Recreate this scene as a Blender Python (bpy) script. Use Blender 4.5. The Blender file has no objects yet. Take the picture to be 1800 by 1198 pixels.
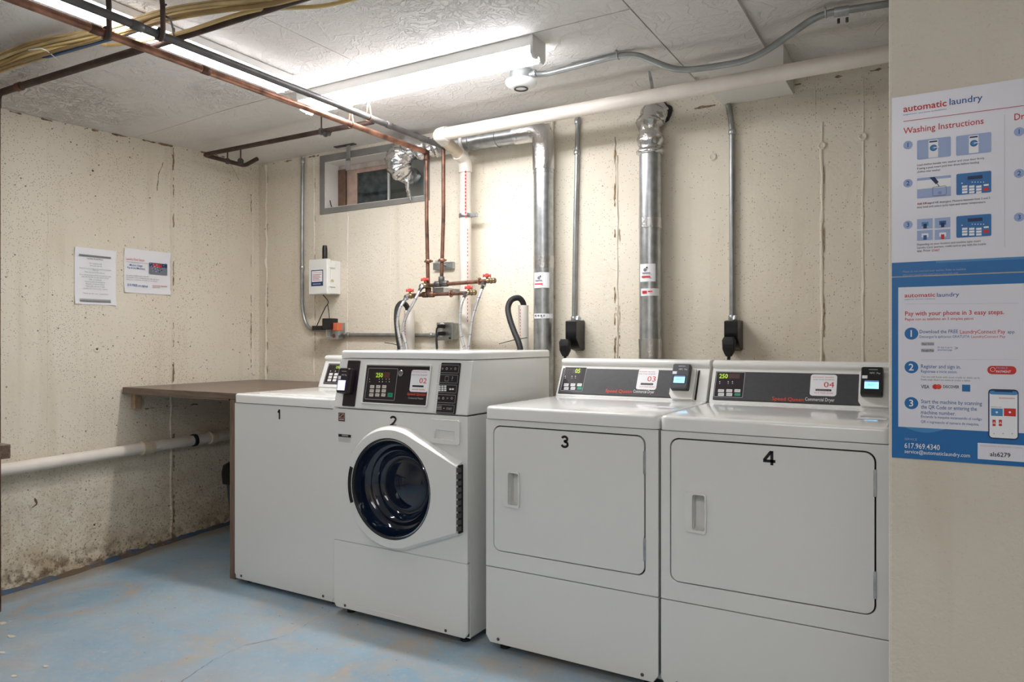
import bpy, bmesh, math, random
from mathutils import Vector, Matrix, noise
from mathutils.geometry import tessellate_polygon
random.seed(7)
sc = bpy.context.scene
COL = sc.collection
# ------------------------------------------------------------------ camera
F, TH, H = 1265.0, math.radians(30.5), 1.16
cd = bpy.data.cameras.new('camera'); cam = bpy.data.objects.new('camera', cd); COL.objects.link(cam)
cd.sensor_width = 36.0; cd.lens = F / 1800 * 36.0; cd.clip_start = 0.02; cd.clip_end = 60
cam.location = (0, 0, H); cam.rotation_euler = (math.pi / 2, 0, TH)
sc.camera = cam
# ------------------------------------------------------------------ world, exposure
w = bpy.data.worlds.new('world'); sc.world = w; w.use_nodes = True
w.node_tree.nodes['Background'].inputs[0].default_value = (0.62, 0.72, 0.85, 1)
w.node_tree.nodes['Background'].inputs[1].default_value = 3.0
sc.view_settings.view_transform = 'Standard'; sc.view_settings.look = 'None'
sc.view_settings.gamma = 1.0; sc.view_settings.use_curve_mapping = False
sc.view_settings.exposure = 2.08
LAMP = 5.6          # main tube lights
LAMP2 = 2.4
FILL_BACK = 4.6     # unseen fill lights added behind the camera

# ------------------------------------------------------------------ geometry from sight lines to real planes
CT, ST = math.cos(TH), math.sin(TH)
def ray(u, v):
    a = (u - 900) / F; b = (599 - v) / F
    return Vector((-ST + CT * a, CT + ST * a, b))
CAM = Vector((0, 0, H))
def WY(u, v, Y): r = ray(u, v); return CAM + r * (Y / r.y)
def WX(u, v, X): r = ray(u, v); return CAM + r * (X / r.x)
def WZ(u, v, Z): r = ray(u, v); return CAM + r * ((Z - H) / r.z)

def lin(c):
    c = c / 255.0
    return c / 12.92 if c <= 0.04045 else ((c + 0.055) / 1.055) ** 2.4
def col(r, g, b): return (lin(r), lin(g), lin(b), 1)

# ------------------------------------------------------------------ materials
def mat(name, c, rough=0.5, metal=0.0, bump=0.0, bscale=60.0, coat=0.0, var=0.0, vscale=8.0, emit=0.0, trans=0.0, spec=0.5):
    m = bpy.data.materials.new(name); m.use_nodes = True
    nt = m.node_tree; b = nt.nodes['Principled BSDF']
    b.inputs['Base Color'].default_value = col(*c)
    b.inputs['Roughness'].default_value = rough; b.inputs['Metallic'].default_value = metal
    b.inputs['Coat Weight'].default_value = coat; b.inputs['Coat Roughness'].default_value = 0.08
    b.inputs['Transmission Weight'].default_value = trans
    b.inputs['Specular IOR Level'].default_value = spec
    if emit:
        b.inputs['Emission Color'].default_value = col(*c); b.inputs['Emission Strength'].default_value = emit
    tc = None
    if bump or var:
        tc = nt.nodes.new('ShaderNodeTexCoord')
    if var:
        n = nt.nodes.new('ShaderNodeTexNoise'); n.inputs['Scale'].default_value = vscale; n.inputs['Detail'].default_value = 5
        nt.links.new(tc.outputs['Object'], n.inputs['Vector'])
        mx = nt.nodes.new('ShaderNodeMix'); mx.data_type = 'RGBA'
        k = 1 - var
        mx.inputs[6].default_value = col(c[0] * k, c[1] * k, c[2] * k); mx.inputs[7].default_value = col(min(255, c[0] * (1 + var * .5)), min(255, c[1] * (1 + var * .5)), min(255, c[2] * (1 + var * .5)))
        r = nt.nodes.new('ShaderNodeMapRange'); r.inputs['From Min'].default_value = .3; r.inputs['From Max'].default_value = .7
        nt.links.new(n.outputs['Fac'], r.inputs['Value']); nt.links.new(r.outputs[0], mx.inputs[0])
        nt.links.new(mx.outputs[2], b.inputs['Base Color'])
    if bump:
        n = nt.nodes.new('ShaderNodeTexNoise'); n.inputs['Scale'].default_value = bscale; n.inputs['Detail'].default_value = 4
        nt.links.new(tc.outputs['Object'], n.inputs['Vector'])
        bp = nt.nodes.new('ShaderNodeBump'); bp.inputs['Strength'].default_value = bump; bp.inputs['Distance'].default_value = 0.004
        nt.links.new(n.outputs['Fac'], bp.inputs['Height']); nt.links.new(bp.outputs[0], b.inputs['Normal'])
    return m

class NT:
    """small wrapper to write node graphs in few words"""
    def __init__(s, m): s.m = m; s.t = m.node_tree; s.b = s.t.nodes['Principled BSDF']; s.co = s.t.nodes.new('ShaderNodeTexCoord').outputs['Object']
    def _in(s, sock, v):
        if hasattr(v, 'is_output'): s.t.links.new(v, sock)
        else: sock.default_value = v
    def noise(s, scale, detail=4, dist=0.0, vec=None, rough=.5):
        n = s.t.nodes.new('ShaderNodeTexNoise'); n.inputs['Scale'].default_value = scale; n.inputs['Detail'].default_value = detail
        n.inputs['Distortion'].default_value = dist; n.inputs['Roughness'].default_value = rough
        s.t.links.new(vec or s.co, n.inputs['Vector']); return n.outputs['Fac']
    def voro(s, scale, vec=None, feat='F1'):
        n = s.t.nodes.new('ShaderNodeTexVoronoi'); n.inputs['Scale'].default_value = scale; n.feature = feat
        s.t.links.new(vec or s.co, n.inputs['Vector']); return n
    def math(s, op, a, b=0.0, c=0.0):
        n = s.t.nodes.new('ShaderNodeMath'); n.operation = op
        s._in(n.inputs[0], a); s._in(n.inputs[1], b)
        if op in ('MULTIPLY_ADD', 'COMPARE'): s._in(n.inputs[2], c)
        return n.outputs[0]
    def rng(s, v, a, b, c=0.0, d=1.0):
        n = s.t.nodes.new('ShaderNodeMapRange'); s._in(n.inputs[0], v)
        for i, x in enumerate((a, b, c, d)): n.inputs[i + 1].default_value = x
        return n.outputs[0]
    def mix(s, f, a, b):
        n = s.t.nodes.new('ShaderNodeMix'); n.data_type = 'RGBA'; s._in(n.inputs[0], f); s._in(n.inputs[6], a); s._in(n.inputs[7], b); return n.outputs[2]
    def xyz(s):
        n = s.t.nodes.new('ShaderNodeSeparateXYZ'); s.t.links.new(s.co, n.inputs[0]); return n.outputs
    def scalev(s, v):
        n = s.t.nodes.new('ShaderNodeMapping'); n.inputs['Scale'].default_value = v; s.t.links.new(s.co, n.inputs['Vector']); return n.outputs[0]
    def bump(s, h, strength, dist, nrm=None):
        n = s.t.nodes.new('ShaderNodeBump'); n.inputs['Strength'].default_value = strength; n.inputs['Distance'].default_value = dist
        s.t.links.new(h, n.inputs['Height'])
        if nrm: s.t.links.new(nrm, n.inputs['Normal'])
        return n.outputs[0]
    def out(s, c=None, n=None, r=None):
        if c is not None: s._in(s.b.inputs['Base Color'], c)
        if n is not None: s.t.links.new(n, s.b.inputs['Normal'])
        if r is not None: s._in(s.b.inputs['Roughness'], r)

def concrete(name, c1, c2, grime=True, pits=1.0):
    m = mat(name, c1, 0.75, spec=.25); g = NT(m); x, y, z = g.xyz()[:3]
    base = g.mix(g.rng(g.noise(1.7, 6), .35, .65), col(*c1), col(*c2))
    streak = g.rng(g.noise(3.0, 5, 0.3, g.scalev((4, 4, .35))), .55, .8)
    base = g.mix(g.math('MULTIPLY', streak, .28), base, col(188, 172, 140))
    # air holes left by the form work
    v = g.voro(42); sep = g.t.nodes.new('ShaderNodeSeparateColor'); g.t.links.new(v.outputs['Color'], sep.inputs[0])
    wob = g.math('MULTIPLY', g.noise(90, 2), .10)
    thr = g.math('ADD', g.math('MULTIPLY', sep.outputs[0], .19), .0)
    hole = g.math('MULTIPLY', g.math('GREATER_THAN', g.math('ADD', thr, g.math('SUBTRACT', wob, .05)), v.outputs['Distance']), g.math('GREATER_THAN', sep.outputs[1], g.rng(g.noise(1.3, 3), .35, .65, .86, .40)))
    v2 = g.voro(115); sep2 = g.t.nodes.new('ShaderNodeSeparateColor'); g.t.links.new(v2.outputs['Color'], sep2.inputs[0])
    hole2 = g.math('MULTIPLY', g.math('GREATER_THAN', .24, v2.outputs['Distance']), g.math('GREATER_THAN', sep2.outputs[0], g.rng(g.noise(2.5, 4), .35, .68, .95, .62)))
    pit = g.math('MAXIMUM', hole, g.math('MULTIPLY', hole2, .8))
    if grime:
        low = g.rng(z, 0.0, .62, 1.0, 0.0)
        d1 = g.math('MULTIPLY', low, g.rng(g.noise(7, 8, .4, rough=.65), .42, .62))
        base = g.mix(g.math('MULTIPLY', low, .25), base, col(206, 184, 140)); base = g.mix(g.math('MULTIPLY', d1, .5), base, col(160, 130, 86))
        spk = g.math('MULTIPLY', g.rng(z, .0, .75, 1, 0), g.math('GREATER_THAN', g.noise(85, 3, .3), .60))
        base = g.mix(g.math('MULTIPLY', spk, .55), base, col(104, 84, 56))
        d3 = g.math('MULTIPLY', g.rng(z, .0, .10, 1, 0), g.rng(g.noise(24, 5), .45, .6))
        base = g.mix(g.math('MULTIPLY', d3, .7), base, col(84, 66, 48))
    c = g.mix(g.math('MULTIPLY', pit, .75 * pits), base, col(92, 76, 56))
    h = g.math('ADD', g.math('MULTIPLY', pit, -1.0), g.math('ADD', g.math('MULTIPLY', g.noise(14, 8, .2, rough=.62), 1.1), g.math('MULTIPLY', g.noise(55, 5, .8), .8)))
    g.out(c, g.bump(h, .55, .006), .72); return m

M = {}
M['wall'] = concrete('painted_concrete', (236, 229, 213), (229, 219, 201))
M['wall_near'] = concrete('painted_plaster', (226, 218, 204), (217, 208, 193), grime=False, pits=.12)
m = mat('skim_coat_ceiling', (224, 220, 214), .8, spec=.2); g = NT(m)
x, y, z = g.xyz()[:3]
n1 = g.noise(5.5, 6, 1.6); ridge = g.math('SUBTRACT', 1.0, g.rng(g.math('ABSOLUTE', g.math('SUBTRACT', n1, .5)), 0, .035))
n2 = g.noise(15, 4, 2.6); ridge2 = g.math('SUBTRACT', 1.0, g.rng(g.math('ABSOLUTE', g.math('SUBTRACT', n2, .5)), 0, .05))
msk = g.rng(g.noise(1.4, 3), .45, .6); front = g.math('MULTIPLY', g.rng(y, 2.45, 2.2, 0, 1), msk)
hh = g.math('ADD', g.math('ADD', g.math('MULTIPLY', ridge, .35), g.math('MULTIPLY', g.math('MULTIPLY', ridge2, g.math('ADD', front, .12)), 1.0)), g.math('MULTIPLY', g.noise(30, 5), .35))
cc = g.mix(g.rng(g.noise(1.6, 5), .35, .7), col(236, 233, 229), col(224, 219, 213))
g.out(cc, g.bump(hh, .8, .008)); M['ceiling'] = m
m = mat('blue_floor_paint', (140, 168, 186), .42, spec=.4); g = NT(m); x, y, z = g.xyz()[:3]
base = g.mix(g.rng(g.noise(2.2, 7), .35, .65), col(136, 168, 190), col(164, 184, 196))
base = g.mix(g.math('MULTIPLY', g.rng(g.noise(1.1, 9, .4, rough=.75), .46, .62), .45), base, col(178, 176, 176))
base = g.mix(g.math('MULTIPLY', g.rng(g.noise(34, 6, .3, rough=.7), .5, .68), .35), base, col(196, 190, 182))
base = g.mix(g.math('MULTIPLY', g.rng(g.noise(5, 7, .5, g.scalev((1, 1.6, 1))), .48, .66), .5), base, col(176, 172, 166))
# worn zone in front of the machines
wz = g.math('MULTIPLY', g.rng(y, 1.2, 2.1), g.rng(x, -3.1, -2.4))
worn = g.rng(g.math('ADD', g.noise(3.6, 10, .5, rough=.72), g.math('MULTIPLY', wz, .12)), .60, .76)
base = g.mix(g.math('MULTIPLY', worn, .7), base, col(186, 170, 150))
dx = g.math('SUBTRACT', x, -3.40); dy = g.math('SUBTRACT', y, 1.84)
rr = g.math('ADD', g.math('SQRT', g.math('ADD', g.math('MULTIPLY', dx, dx), g.math('MULTIPLY', dy, dy))), g.math('MULTIPLY', g.noise(9, 4), .05))
ring = g.math('MULTIPLY', g.math('SUBTRACT', 1.0, g.rng(g.math('ABSOLUTE', g.math('SUBTRACT', rr, .255)), .01, .045)), g.rng(g.noise(11, 7, rough=.7), .38, .6, .1, 1))
base = g.mix(g.math('MULTIPLY', ring, .65), base, col(184, 160, 136))
edge = g.math('MULTIPLY', g.rng(g.math('ADD', x, g.math('MULTIPLY', g.noise(5, 5), .2)), -3.72, -3.60, 1, 0), .75)
base = g.mix(edge, base, col(150, 132, 112))
base = g.mix(g.math('MULTIPLY', g.math('GREATER_THAN', g.noise(60, 2), .73), .6), base, col(214, 206, 194))
base = g.mix(g.math('MULTIPLY', g.math('GREATER_THAN', g.noise(38, 3), .715), .6), base, col(90, 80, 76))
g.out(base, g.bump(g.math('ADD', g.noise(26, 6), g.math('MULTIPLY', g.noise(4, 3), .8)), .35, .004), g.rng(g.noise(6, 4), .3, .7, .32, .58)); M['floor'] = m
m = mat('weathered_laminate', (120, 98, 84), .32, spec=.5, coat=.15); g = NT(m)
gr = g.noise(4, 7, 1.0, g.scalev((1.2, 14, 14)), .6)
g.out(g.mix(g.rng(gr, .32, .68), col(84, 65, 54), col(120, 98, 83)), g.bump(gr, .15, .001)); M['lam'] = m
m = mat('weathered_laminate_side', (110, 92, 80), .45); g = NT(m); gr = g.noise(4, 7, 1.0, g.scalev((14, 14, 1.2)), .6)
g.out(g.mix(g.rng(gr, .32, .68), col(98, 80, 68), col(134, 114, 98))); M['lamv'] = m
M['enamel'] = mat('white_enamel', (233, 233, 230), .22, coat=.4)
M['enamel_top'] = mat('white_enamel_worktop', (240, 240, 238), .16, coat=.5)
M['plastic_w'] = mat('white_plastic', (232, 232, 228), .35)
M['gap'] = mat('dark_gap', (24, 24, 24), .8)
M['slate'] = mat('slate_panel', (66, 66, 69), .42, var=.06, vscale=90)
M['panel_dark'] = mat('plum_black_panel', (38, 30, 36), .3)
M['black'] = mat('black_plastic', (22, 22, 24), .35)
M['blackrub'] = mat('black_rubber', (30, 30, 32), .6)
M['reader'] = mat('grey_reader_plastic', (74, 76, 82), .35)
M['ink'] = mat('black_ink', (18, 18, 20), .6)
M['ink_white'] = mat('white_ink', (228, 228, 228), .5)
M['ink_grey'] = mat('grey_ink', (120, 122, 130), .6)
M['ink_lgrey'] = mat('light_grey_ink', (178, 178, 182), .6)
M['ink_red'] = mat('red_ink', (205, 52, 48), .6)
M['ink_orange'] = mat('orange_red_ink', (222, 74, 56), .5)
M['ink_blue'] = mat('blue_ink', (42, 96, 160), .6)
M['ink_navy'] = mat('navy_ink', (34, 52, 92), .6)
M['poster_blue'] = mat('poster_blue', (20, 106, 172), .45)
M['poster_blue2'] = mat('poster_mid_blue', (66, 136, 192), .45)
M['pale_blue'] = mat('pale_blue_print', (158, 176, 216), .5)
M['soft_blue'] = mat('soft_blue_print', (128, 152, 206), .5)
M['paper'] = mat('white_paper', (240, 240, 244), .5)
M['paper_gloss'] = mat('glossy_poster_paper', (226, 226, 236), .32)
M['green'] = mat('green_button', (34, 150, 116), .45)
M['button'] = mat('cream_button', (214, 208, 198), .5)
M['lcd'] = mat('lcd_lit_blue', (120, 190, 232), .4, emit=.55)
M['lcd_v'] = mat('lcd_lit_lilac', (160, 160, 236), .4, emit=.6)
M['led'] = mat('led_green_digits', (176, 206, 70), .4, emit=.16)
M['led_bg'] = mat('led_window', (44, 58, 30), .3)
M['led_off'] = mat('led_unlit_digits', (74, 62, 60), .3)
M['copper'] = mat('copper_pipe', (168, 124, 104), .42, .8, var=.35, vscale=16)
M['copper_old'] = mat('aged_copper', (118, 86, 72), .5, .7, var=.4, vscale=18)
M['iron'] = mat('grey_iron_pipe', (104, 102, 102), .5, .75, var=.2, vscale=14)
M['iron_brown'] = mat('dark_brown_iron_pipe', (88, 72, 66), .6, .5, var=.25, vscale=14)
M['galv'] = mat('galvanised_steel', (186, 190, 192), .34, .9, var=.1, vscale=30)
M['emt'] = mat('grey_conduit', (164, 167, 166), .4, .75, var=.12, vscale=12)
M['foil'] = mat('crumpled_foil', (214, 214, 214), .2, 1.0, bump=.9, bscale=55)
M['tape'] = mat('foil_tape', (206, 206, 206), .28, 1.0, bump=.5, bscale=90)
M['pvc'] = mat('white_pvc', (234, 228, 218), .35, var=.05, vscale=6)
M['pvc_old'] = mat('yellowed_pvc', (216, 200, 176), .45, var=.12, vscale=14)
M['pvc_paint'] = mat('painted_pipe', (240, 231, 220), .45, var=.05, vscale=7)
M['valve_red'] = mat('red_valve_handle', (205, 74, 66), .45)
M['brass'] = mat('tarnished_brass', (150, 132, 104), .4, .9, var=.2, vscale=40)
M['cable_tan'] = mat('tan_cable_sheath', (206, 180, 128), .5, var=.15, vscale=14)
M['cable_brown'] = mat('brown_cable_sheath', (158, 128, 82), .5, var=.15, vscale=14)
M['cable_yellow'] = mat('pale_yellow_cable_sheath', (226, 200, 140), .5)
M['cable_blue'] = mat('blue_cable_sheath', (26, 74, 122), .45)
M['grey_paint'] = mat('grey_painted_frame', (140, 138, 134), .6, var=.08)
M['reveal'] = mat('white_painted_reveal', (236, 234, 228), .6)
M['wood'] = mat('raw_wood', (190, 160, 128), .6, var=.15, vscale=20)
M['wood_sash'] = mat('brown_wood_sash', (130, 100, 84), .55, var=.15, vscale=20)
M['wood_head'] = mat('pale_sash_head', (206, 194, 186), .6, var=.1, vscale=20)
M['wood_pink'] = mat('salmon_wood', (206, 178, 164), .6, var=.1, vscale=20)
M['door_wood'] = mat('orange_brown_door', (166, 104, 58), .45, var=.12, vscale=5)
M['glass'] = mat('window_glass', (220, 228, 230), .02, trans=1.0)
M['screen'] = mat('dark_insect_mesh', (128, 136, 140), .8, bump=.4, bscale=300, var=.35, vscale=22)
M['sheet'] = mat('galvanised_sheet', (176, 182, 184), .35, .7, bump=.3, bscale=16)
M['clear'] = mat('clear_plastic', (235, 238, 238), .08, trans=.85)
M['port'] = mat('porthole_glass', (190, 205, 220), .02, trans=1.0); M['port'].node_tree.nodes['Principled BSDF'].inputs['IOR'].default_value = 1.3
M['lens'] = mat('lit_lamp_lens', (250, 250, 255), .4, emit=LAMP)
M['lens2'] = mat('lit_lamp_lens_dim', (250, 250, 255), .4, emit=LAMP2)
M['lens_fill'] = mat('added_fill_lens_rear', (252, 250, 252), .4, emit=FILL_BACK)  # glowing face of the added fill lights
M['lampwhite'] = mat('lamp_housing_white', (232, 232, 228), .4)
M['bin'] = mat('slate_blue_plastic', (62, 74, 94), .5)
M['bag'] = mat('black_bin_bag', (20, 20, 24), .25, bump=.6, bscale=40)
M['door_glass'] = mat('dark_blue_tinted_glass', (5, 22, 46), .05, spec=.6, coat=.6)
M['rubber_grey'] = mat('dark_grey_gasket', (52, 54, 58), .35)
M['chrome'] = mat('chrome_trim', (170, 172, 174), .15, 1.0)
M['orange'] = mat('orange_plastic', (214, 112, 78), .5)
M['tan'] = mat('tan_sticker', (196, 184, 140), .5)
m = M['blue_curb'] = mat('blue_paint_curb', (84, 118, 146), .6); g = NT(m)
g.out(g.mix(g.rng(g.noise(11, 7, rough=.7), .44, .56), col(66, 96, 124), col(104, 88, 70)), g.bump(g.noise(30, 6), .9, .01))
M['dirt'] = mat('crack_dirt', (112, 92, 74), .9)
M['chip'] = mat('paint_chip', (214, 204, 188), .8)
M['hose'] = mat('braided_steel_hose', (206, 206, 208), .32, .7)
M['maroon'] = mat('maroon_sticker', (92, 44, 40), .5)
M['soil'] = mat('window_well_grey', (108, 112, 112), .9, var=.45, vscale=9)

# ------------------------------------------------------------------ object helpers
ORG = {}
def obj(name, me, m, parent=None, smooth=False, bevel=0.0, seg=2, kind=None, mats=None):
    if isinstance(me, bmesh.types.BMesh):
        bm = me; me = bpy.data.meshes.new(name); bmesh.ops.recalc_face_normals(bm, faces=bm.faces[:]) ; bm.to_mesh(me); bm.free()
    o = bpy.data.objects.new(name, me); COL.objects.link(o)
    for mm in (mats or [m]): me.materials.append(mm)
    if smooth:
        for p in me.polygons: p.use_smooth = True
        try: me.set_sharp_from_angle(angle=math.radians(smooth if smooth is not True else 40))
        except Exception: pass
    if parent is not None:
        o.parent = parent; ORG[o.name] = ORG[parent.name]; me.transform(Matrix.Translation(-ORG[parent.name]))
    else: ORG[o.name] = Vector((0, 0, 0))
    if bevel:
        b = o.modifiers.new('bevel', 'BEVEL'); b.width = bevel; b.segments = seg; b.limit_method = 'ANGLE'; b.angle_limit = math.radians(50); b.harden_normals = True
        for p in me.polygons: p.use_smooth = True
    if kind: o['kind'] = kind
    return o
def tag(o, label, cat, group=None):
    o['label'] = label; o['category'] = cat
    if group: o['group'] = group
    return o
def thing(name, loc, label, cat, group=None):
    o = bpy.data.objects.new(name, None); COL.objects.link(o); o.empty_display_size = .1
    o.location = loc; ORG[o.name] = Vector(loc); return tag(o, label, cat, group)
def solo(name, me, m, label, cat, group=None, **k):
    o = obj(name, me, m, None, **k)
    # origin at the base centre of the thing
    c = sum((Vector(v) for v in o.bound_box), Vector()) / 8; c.z = min(v[2] for v in o.bound_box)
    o.data.transform(Matrix.Translation(-c)); o.location = c; ORG[o.name] = c
    return tag(o, label, cat, group)
def B(*boxes):
    bm = bmesh.new()
    for (x0, x1, y0, y1, z0, z1) in boxes:
        v = [bm.verts.new((x, y, z)) for z in (z0, z1) for x, y in ((x0, y0), (x1, y0), (x1, y1), (x0, y1))]
        for f in ((3, 2, 1, 0), (4, 5, 6, 7), (0, 1, 5, 4), (1, 2, 6, 5), (2, 3, 7, 6), (3, 0, 4, 7)): bm.faces.new([v[i] for i in f])
    return bm
def rr_loop(x0, x1, y0, y1, r, n=5):
    """rounded rectangle; r a number or four radii (x0y0, x1y0, x1y1, x0y1)"""
    rs = r if isinstance(r, (tuple, list)) else (r,) * 4; out = []
    for (cx, cy, a0, rad) in ((x0, y0, 180, rs[0]), (x1, y0, 270, rs[1]), (x1, y1, 0, rs[2]), (x0, y1, 90, rs[3])):
        sx = 1 if cx == x0 else -1; sy = 1 if cy == y0 else -1
        if rad <= 0: out.append((cx, cy)); continue
        for i in range(n + 1):
            a = math.radians(a0 + 90 * i / n); out.append((cx + sx * rad + rad * math.cos(a), cy + sy * rad + rad * math.sin(a)))
    return out
def loft(loops, cap0=True, cap1=True, bm=None):
    bm = bm or bmesh.new(); R = [[bm.verts.new(p) for p in l] for l in loops]; n = len(R[0])
    for a, b in zip(R, R[1:]):
        for i in range(n): bm.faces.new((a[i], a[(i + 1) % n], b[(i + 1) % n], b[i]))
    if cap0: bm.faces.new(R[0][::-1])
    if cap1: bm.faces.new(R[-1])
    return bm
def rslab(x0, x1, y0, y1, z0, z1, rc, rt, n=4):
    """slab with rounded vertical corners and a rounded upper rim"""
    loops = [[(x, y, z0) for x, y in rr_loop(x0, x1, y0, y1, rc)]]
    for i in range(n + 1):
        a = math.pi / 2 * i / n; d = rt * (1 - math.cos(a)); zz = z1 - rt + rt * math.sin(a)
        loops.append([(x, y, zz) for x, y in rr_loop(x0 + d, x1 - d, y0 + d, y1 - d, tuple(max(q - d, .001) for q in rc) if isinstance(rc, tuple) else max(rc - d, .001))])
    return loft(loops)
def plate(loops, d0, d1, to3, bm=None):
    """plate with holes: 2-D loops (outer first) between depths d0 and d1; to3(x, y, d) gives the point"""
    bm = bm or bmesh.new()
    tris = tessellate_polygon([[Vector((p[0], p[1], 0)) for p in l] for l in loops]); flat = [p for l in loops for p in l]
    A = [bm.verts.new(to3(p[0], p[1], d0)) for p in flat]; Bv = [bm.verts.new(to3(p[0], p[1], d1)) for p in flat]
    for t in tris:
        try: bm.faces.new([A[i] for i in t]); bm.faces.new([Bv[i] for i in reversed(t)])
        except ValueError: pass
    k = 0
    for l in loops:
        n = len(l)
        for i in range(n): bm.faces.new((A[k + i], A[k + (i + 1) % n], Bv[k + (i + 1) % n], Bv[k + i]))
        k += n
    return bm
def XZ(x, z, d): return (x, d, z)
def prismX(prof, x0, x1, bm=None): return loft([[(x0, y, z) for y, z in prof], [(x1, y, z) for y, z in prof]], bm=bm)
def fillet(pts, r, n=6):
    pts = [Vector(p) for p in pts]; out = [pts[0]]
    for a, b, c in zip(pts, pts[1:], pts[2:]):
        u = (a - b); v = (c - b); rr = min(r, u.length * .49, v.length * .49); p = b + u.normalized() * rr; q = b + v.normalized() * rr
        for i in range(n + 1):
            t = i / n; out.append(p * (1 - t) ** 2 + b * 2 * t * (1 - t) + q * t * t)
    out.append(pts[-1]); return out
def smooth_path(pts, n=8):
    pts = [Vector(p) for p in pts]; P = [pts[0] * 2 - pts[1]] + pts + [pts[-1] * 2 - pts[-2]]; out = []
    for i in range(1, len(P) - 2):
        a, b, c, d = P[i - 1:i + 3]
        for k in range(n):
            t = k / n; out.append(.5 * ((2 * b) + (c - a) * t + (2 * a - 5 * b + 4 * c - d) * t * t + (3 * b - a - 3 * c + d) * t ** 3))
    out.append(P[-2]); return out
def tube(path, r, seg=12, bm=None, jit=0.0, cap=True, flat=None):
    path = [Vector(p) for p in path]; n = len(path); rad = r if callable(r) else (lambda t: r)
    T = [(path[min(i + 1, n - 1)] - path[max(i - 1, 0)]).normalized() for i in range(n)]
    up = Vector((0, 0, 1)) if abs(T[0].z) < .9 else Vector((0, 1, 0)); N = T[0].cross(up).normalized(); loops = []
    for i in range(n):
        N = (N - T[i] * N.dot(T[i])).normalized(); Bn = T[i].cross(N); R = rad(i / max(1, n - 1)); l = []
        for k in range(seg):
            a = 2 * math.pi * k / seg; q = R * (1 + (random.uniform(-jit, jit) if jit else 0))
            l.append(path[i] + N * math.cos(a) * q + Bn * math.sin(a) * q * (flat or 1))
        loops.append(l)
    return loft(loops, cap, cap, bm)
def lathe(c, axis, prof, seg=32, bm=None, cap=True, cap0=None):
    """prof: list of (radius, distance along axis)"""
    axis = Vector(axis).normalized(); up = Vector((0, 0, 1)) if abs(axis.z) < .9 else Vector((1, 0, 0)); N = axis.cross(up).normalized(); Bn = axis.cross(N); c = Vector(c)
    loops = [[c + axis * d + (N * math.cos(2 * math.pi * k / seg) + Bn * math.sin(2 * math.pi * k / seg)) * max(r, .0004) for k in range(seg)] for r, d in prof]
    return loft(loops, cap if cap0 is None else cap0, cap, bm)
def cyl(a, b, r, seg=20, bm=None): a = Vector(a); b = Vector(b); return lathe(a, b - a, [(r, 0), (r, (b - a).length)], seg, bm)

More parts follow.
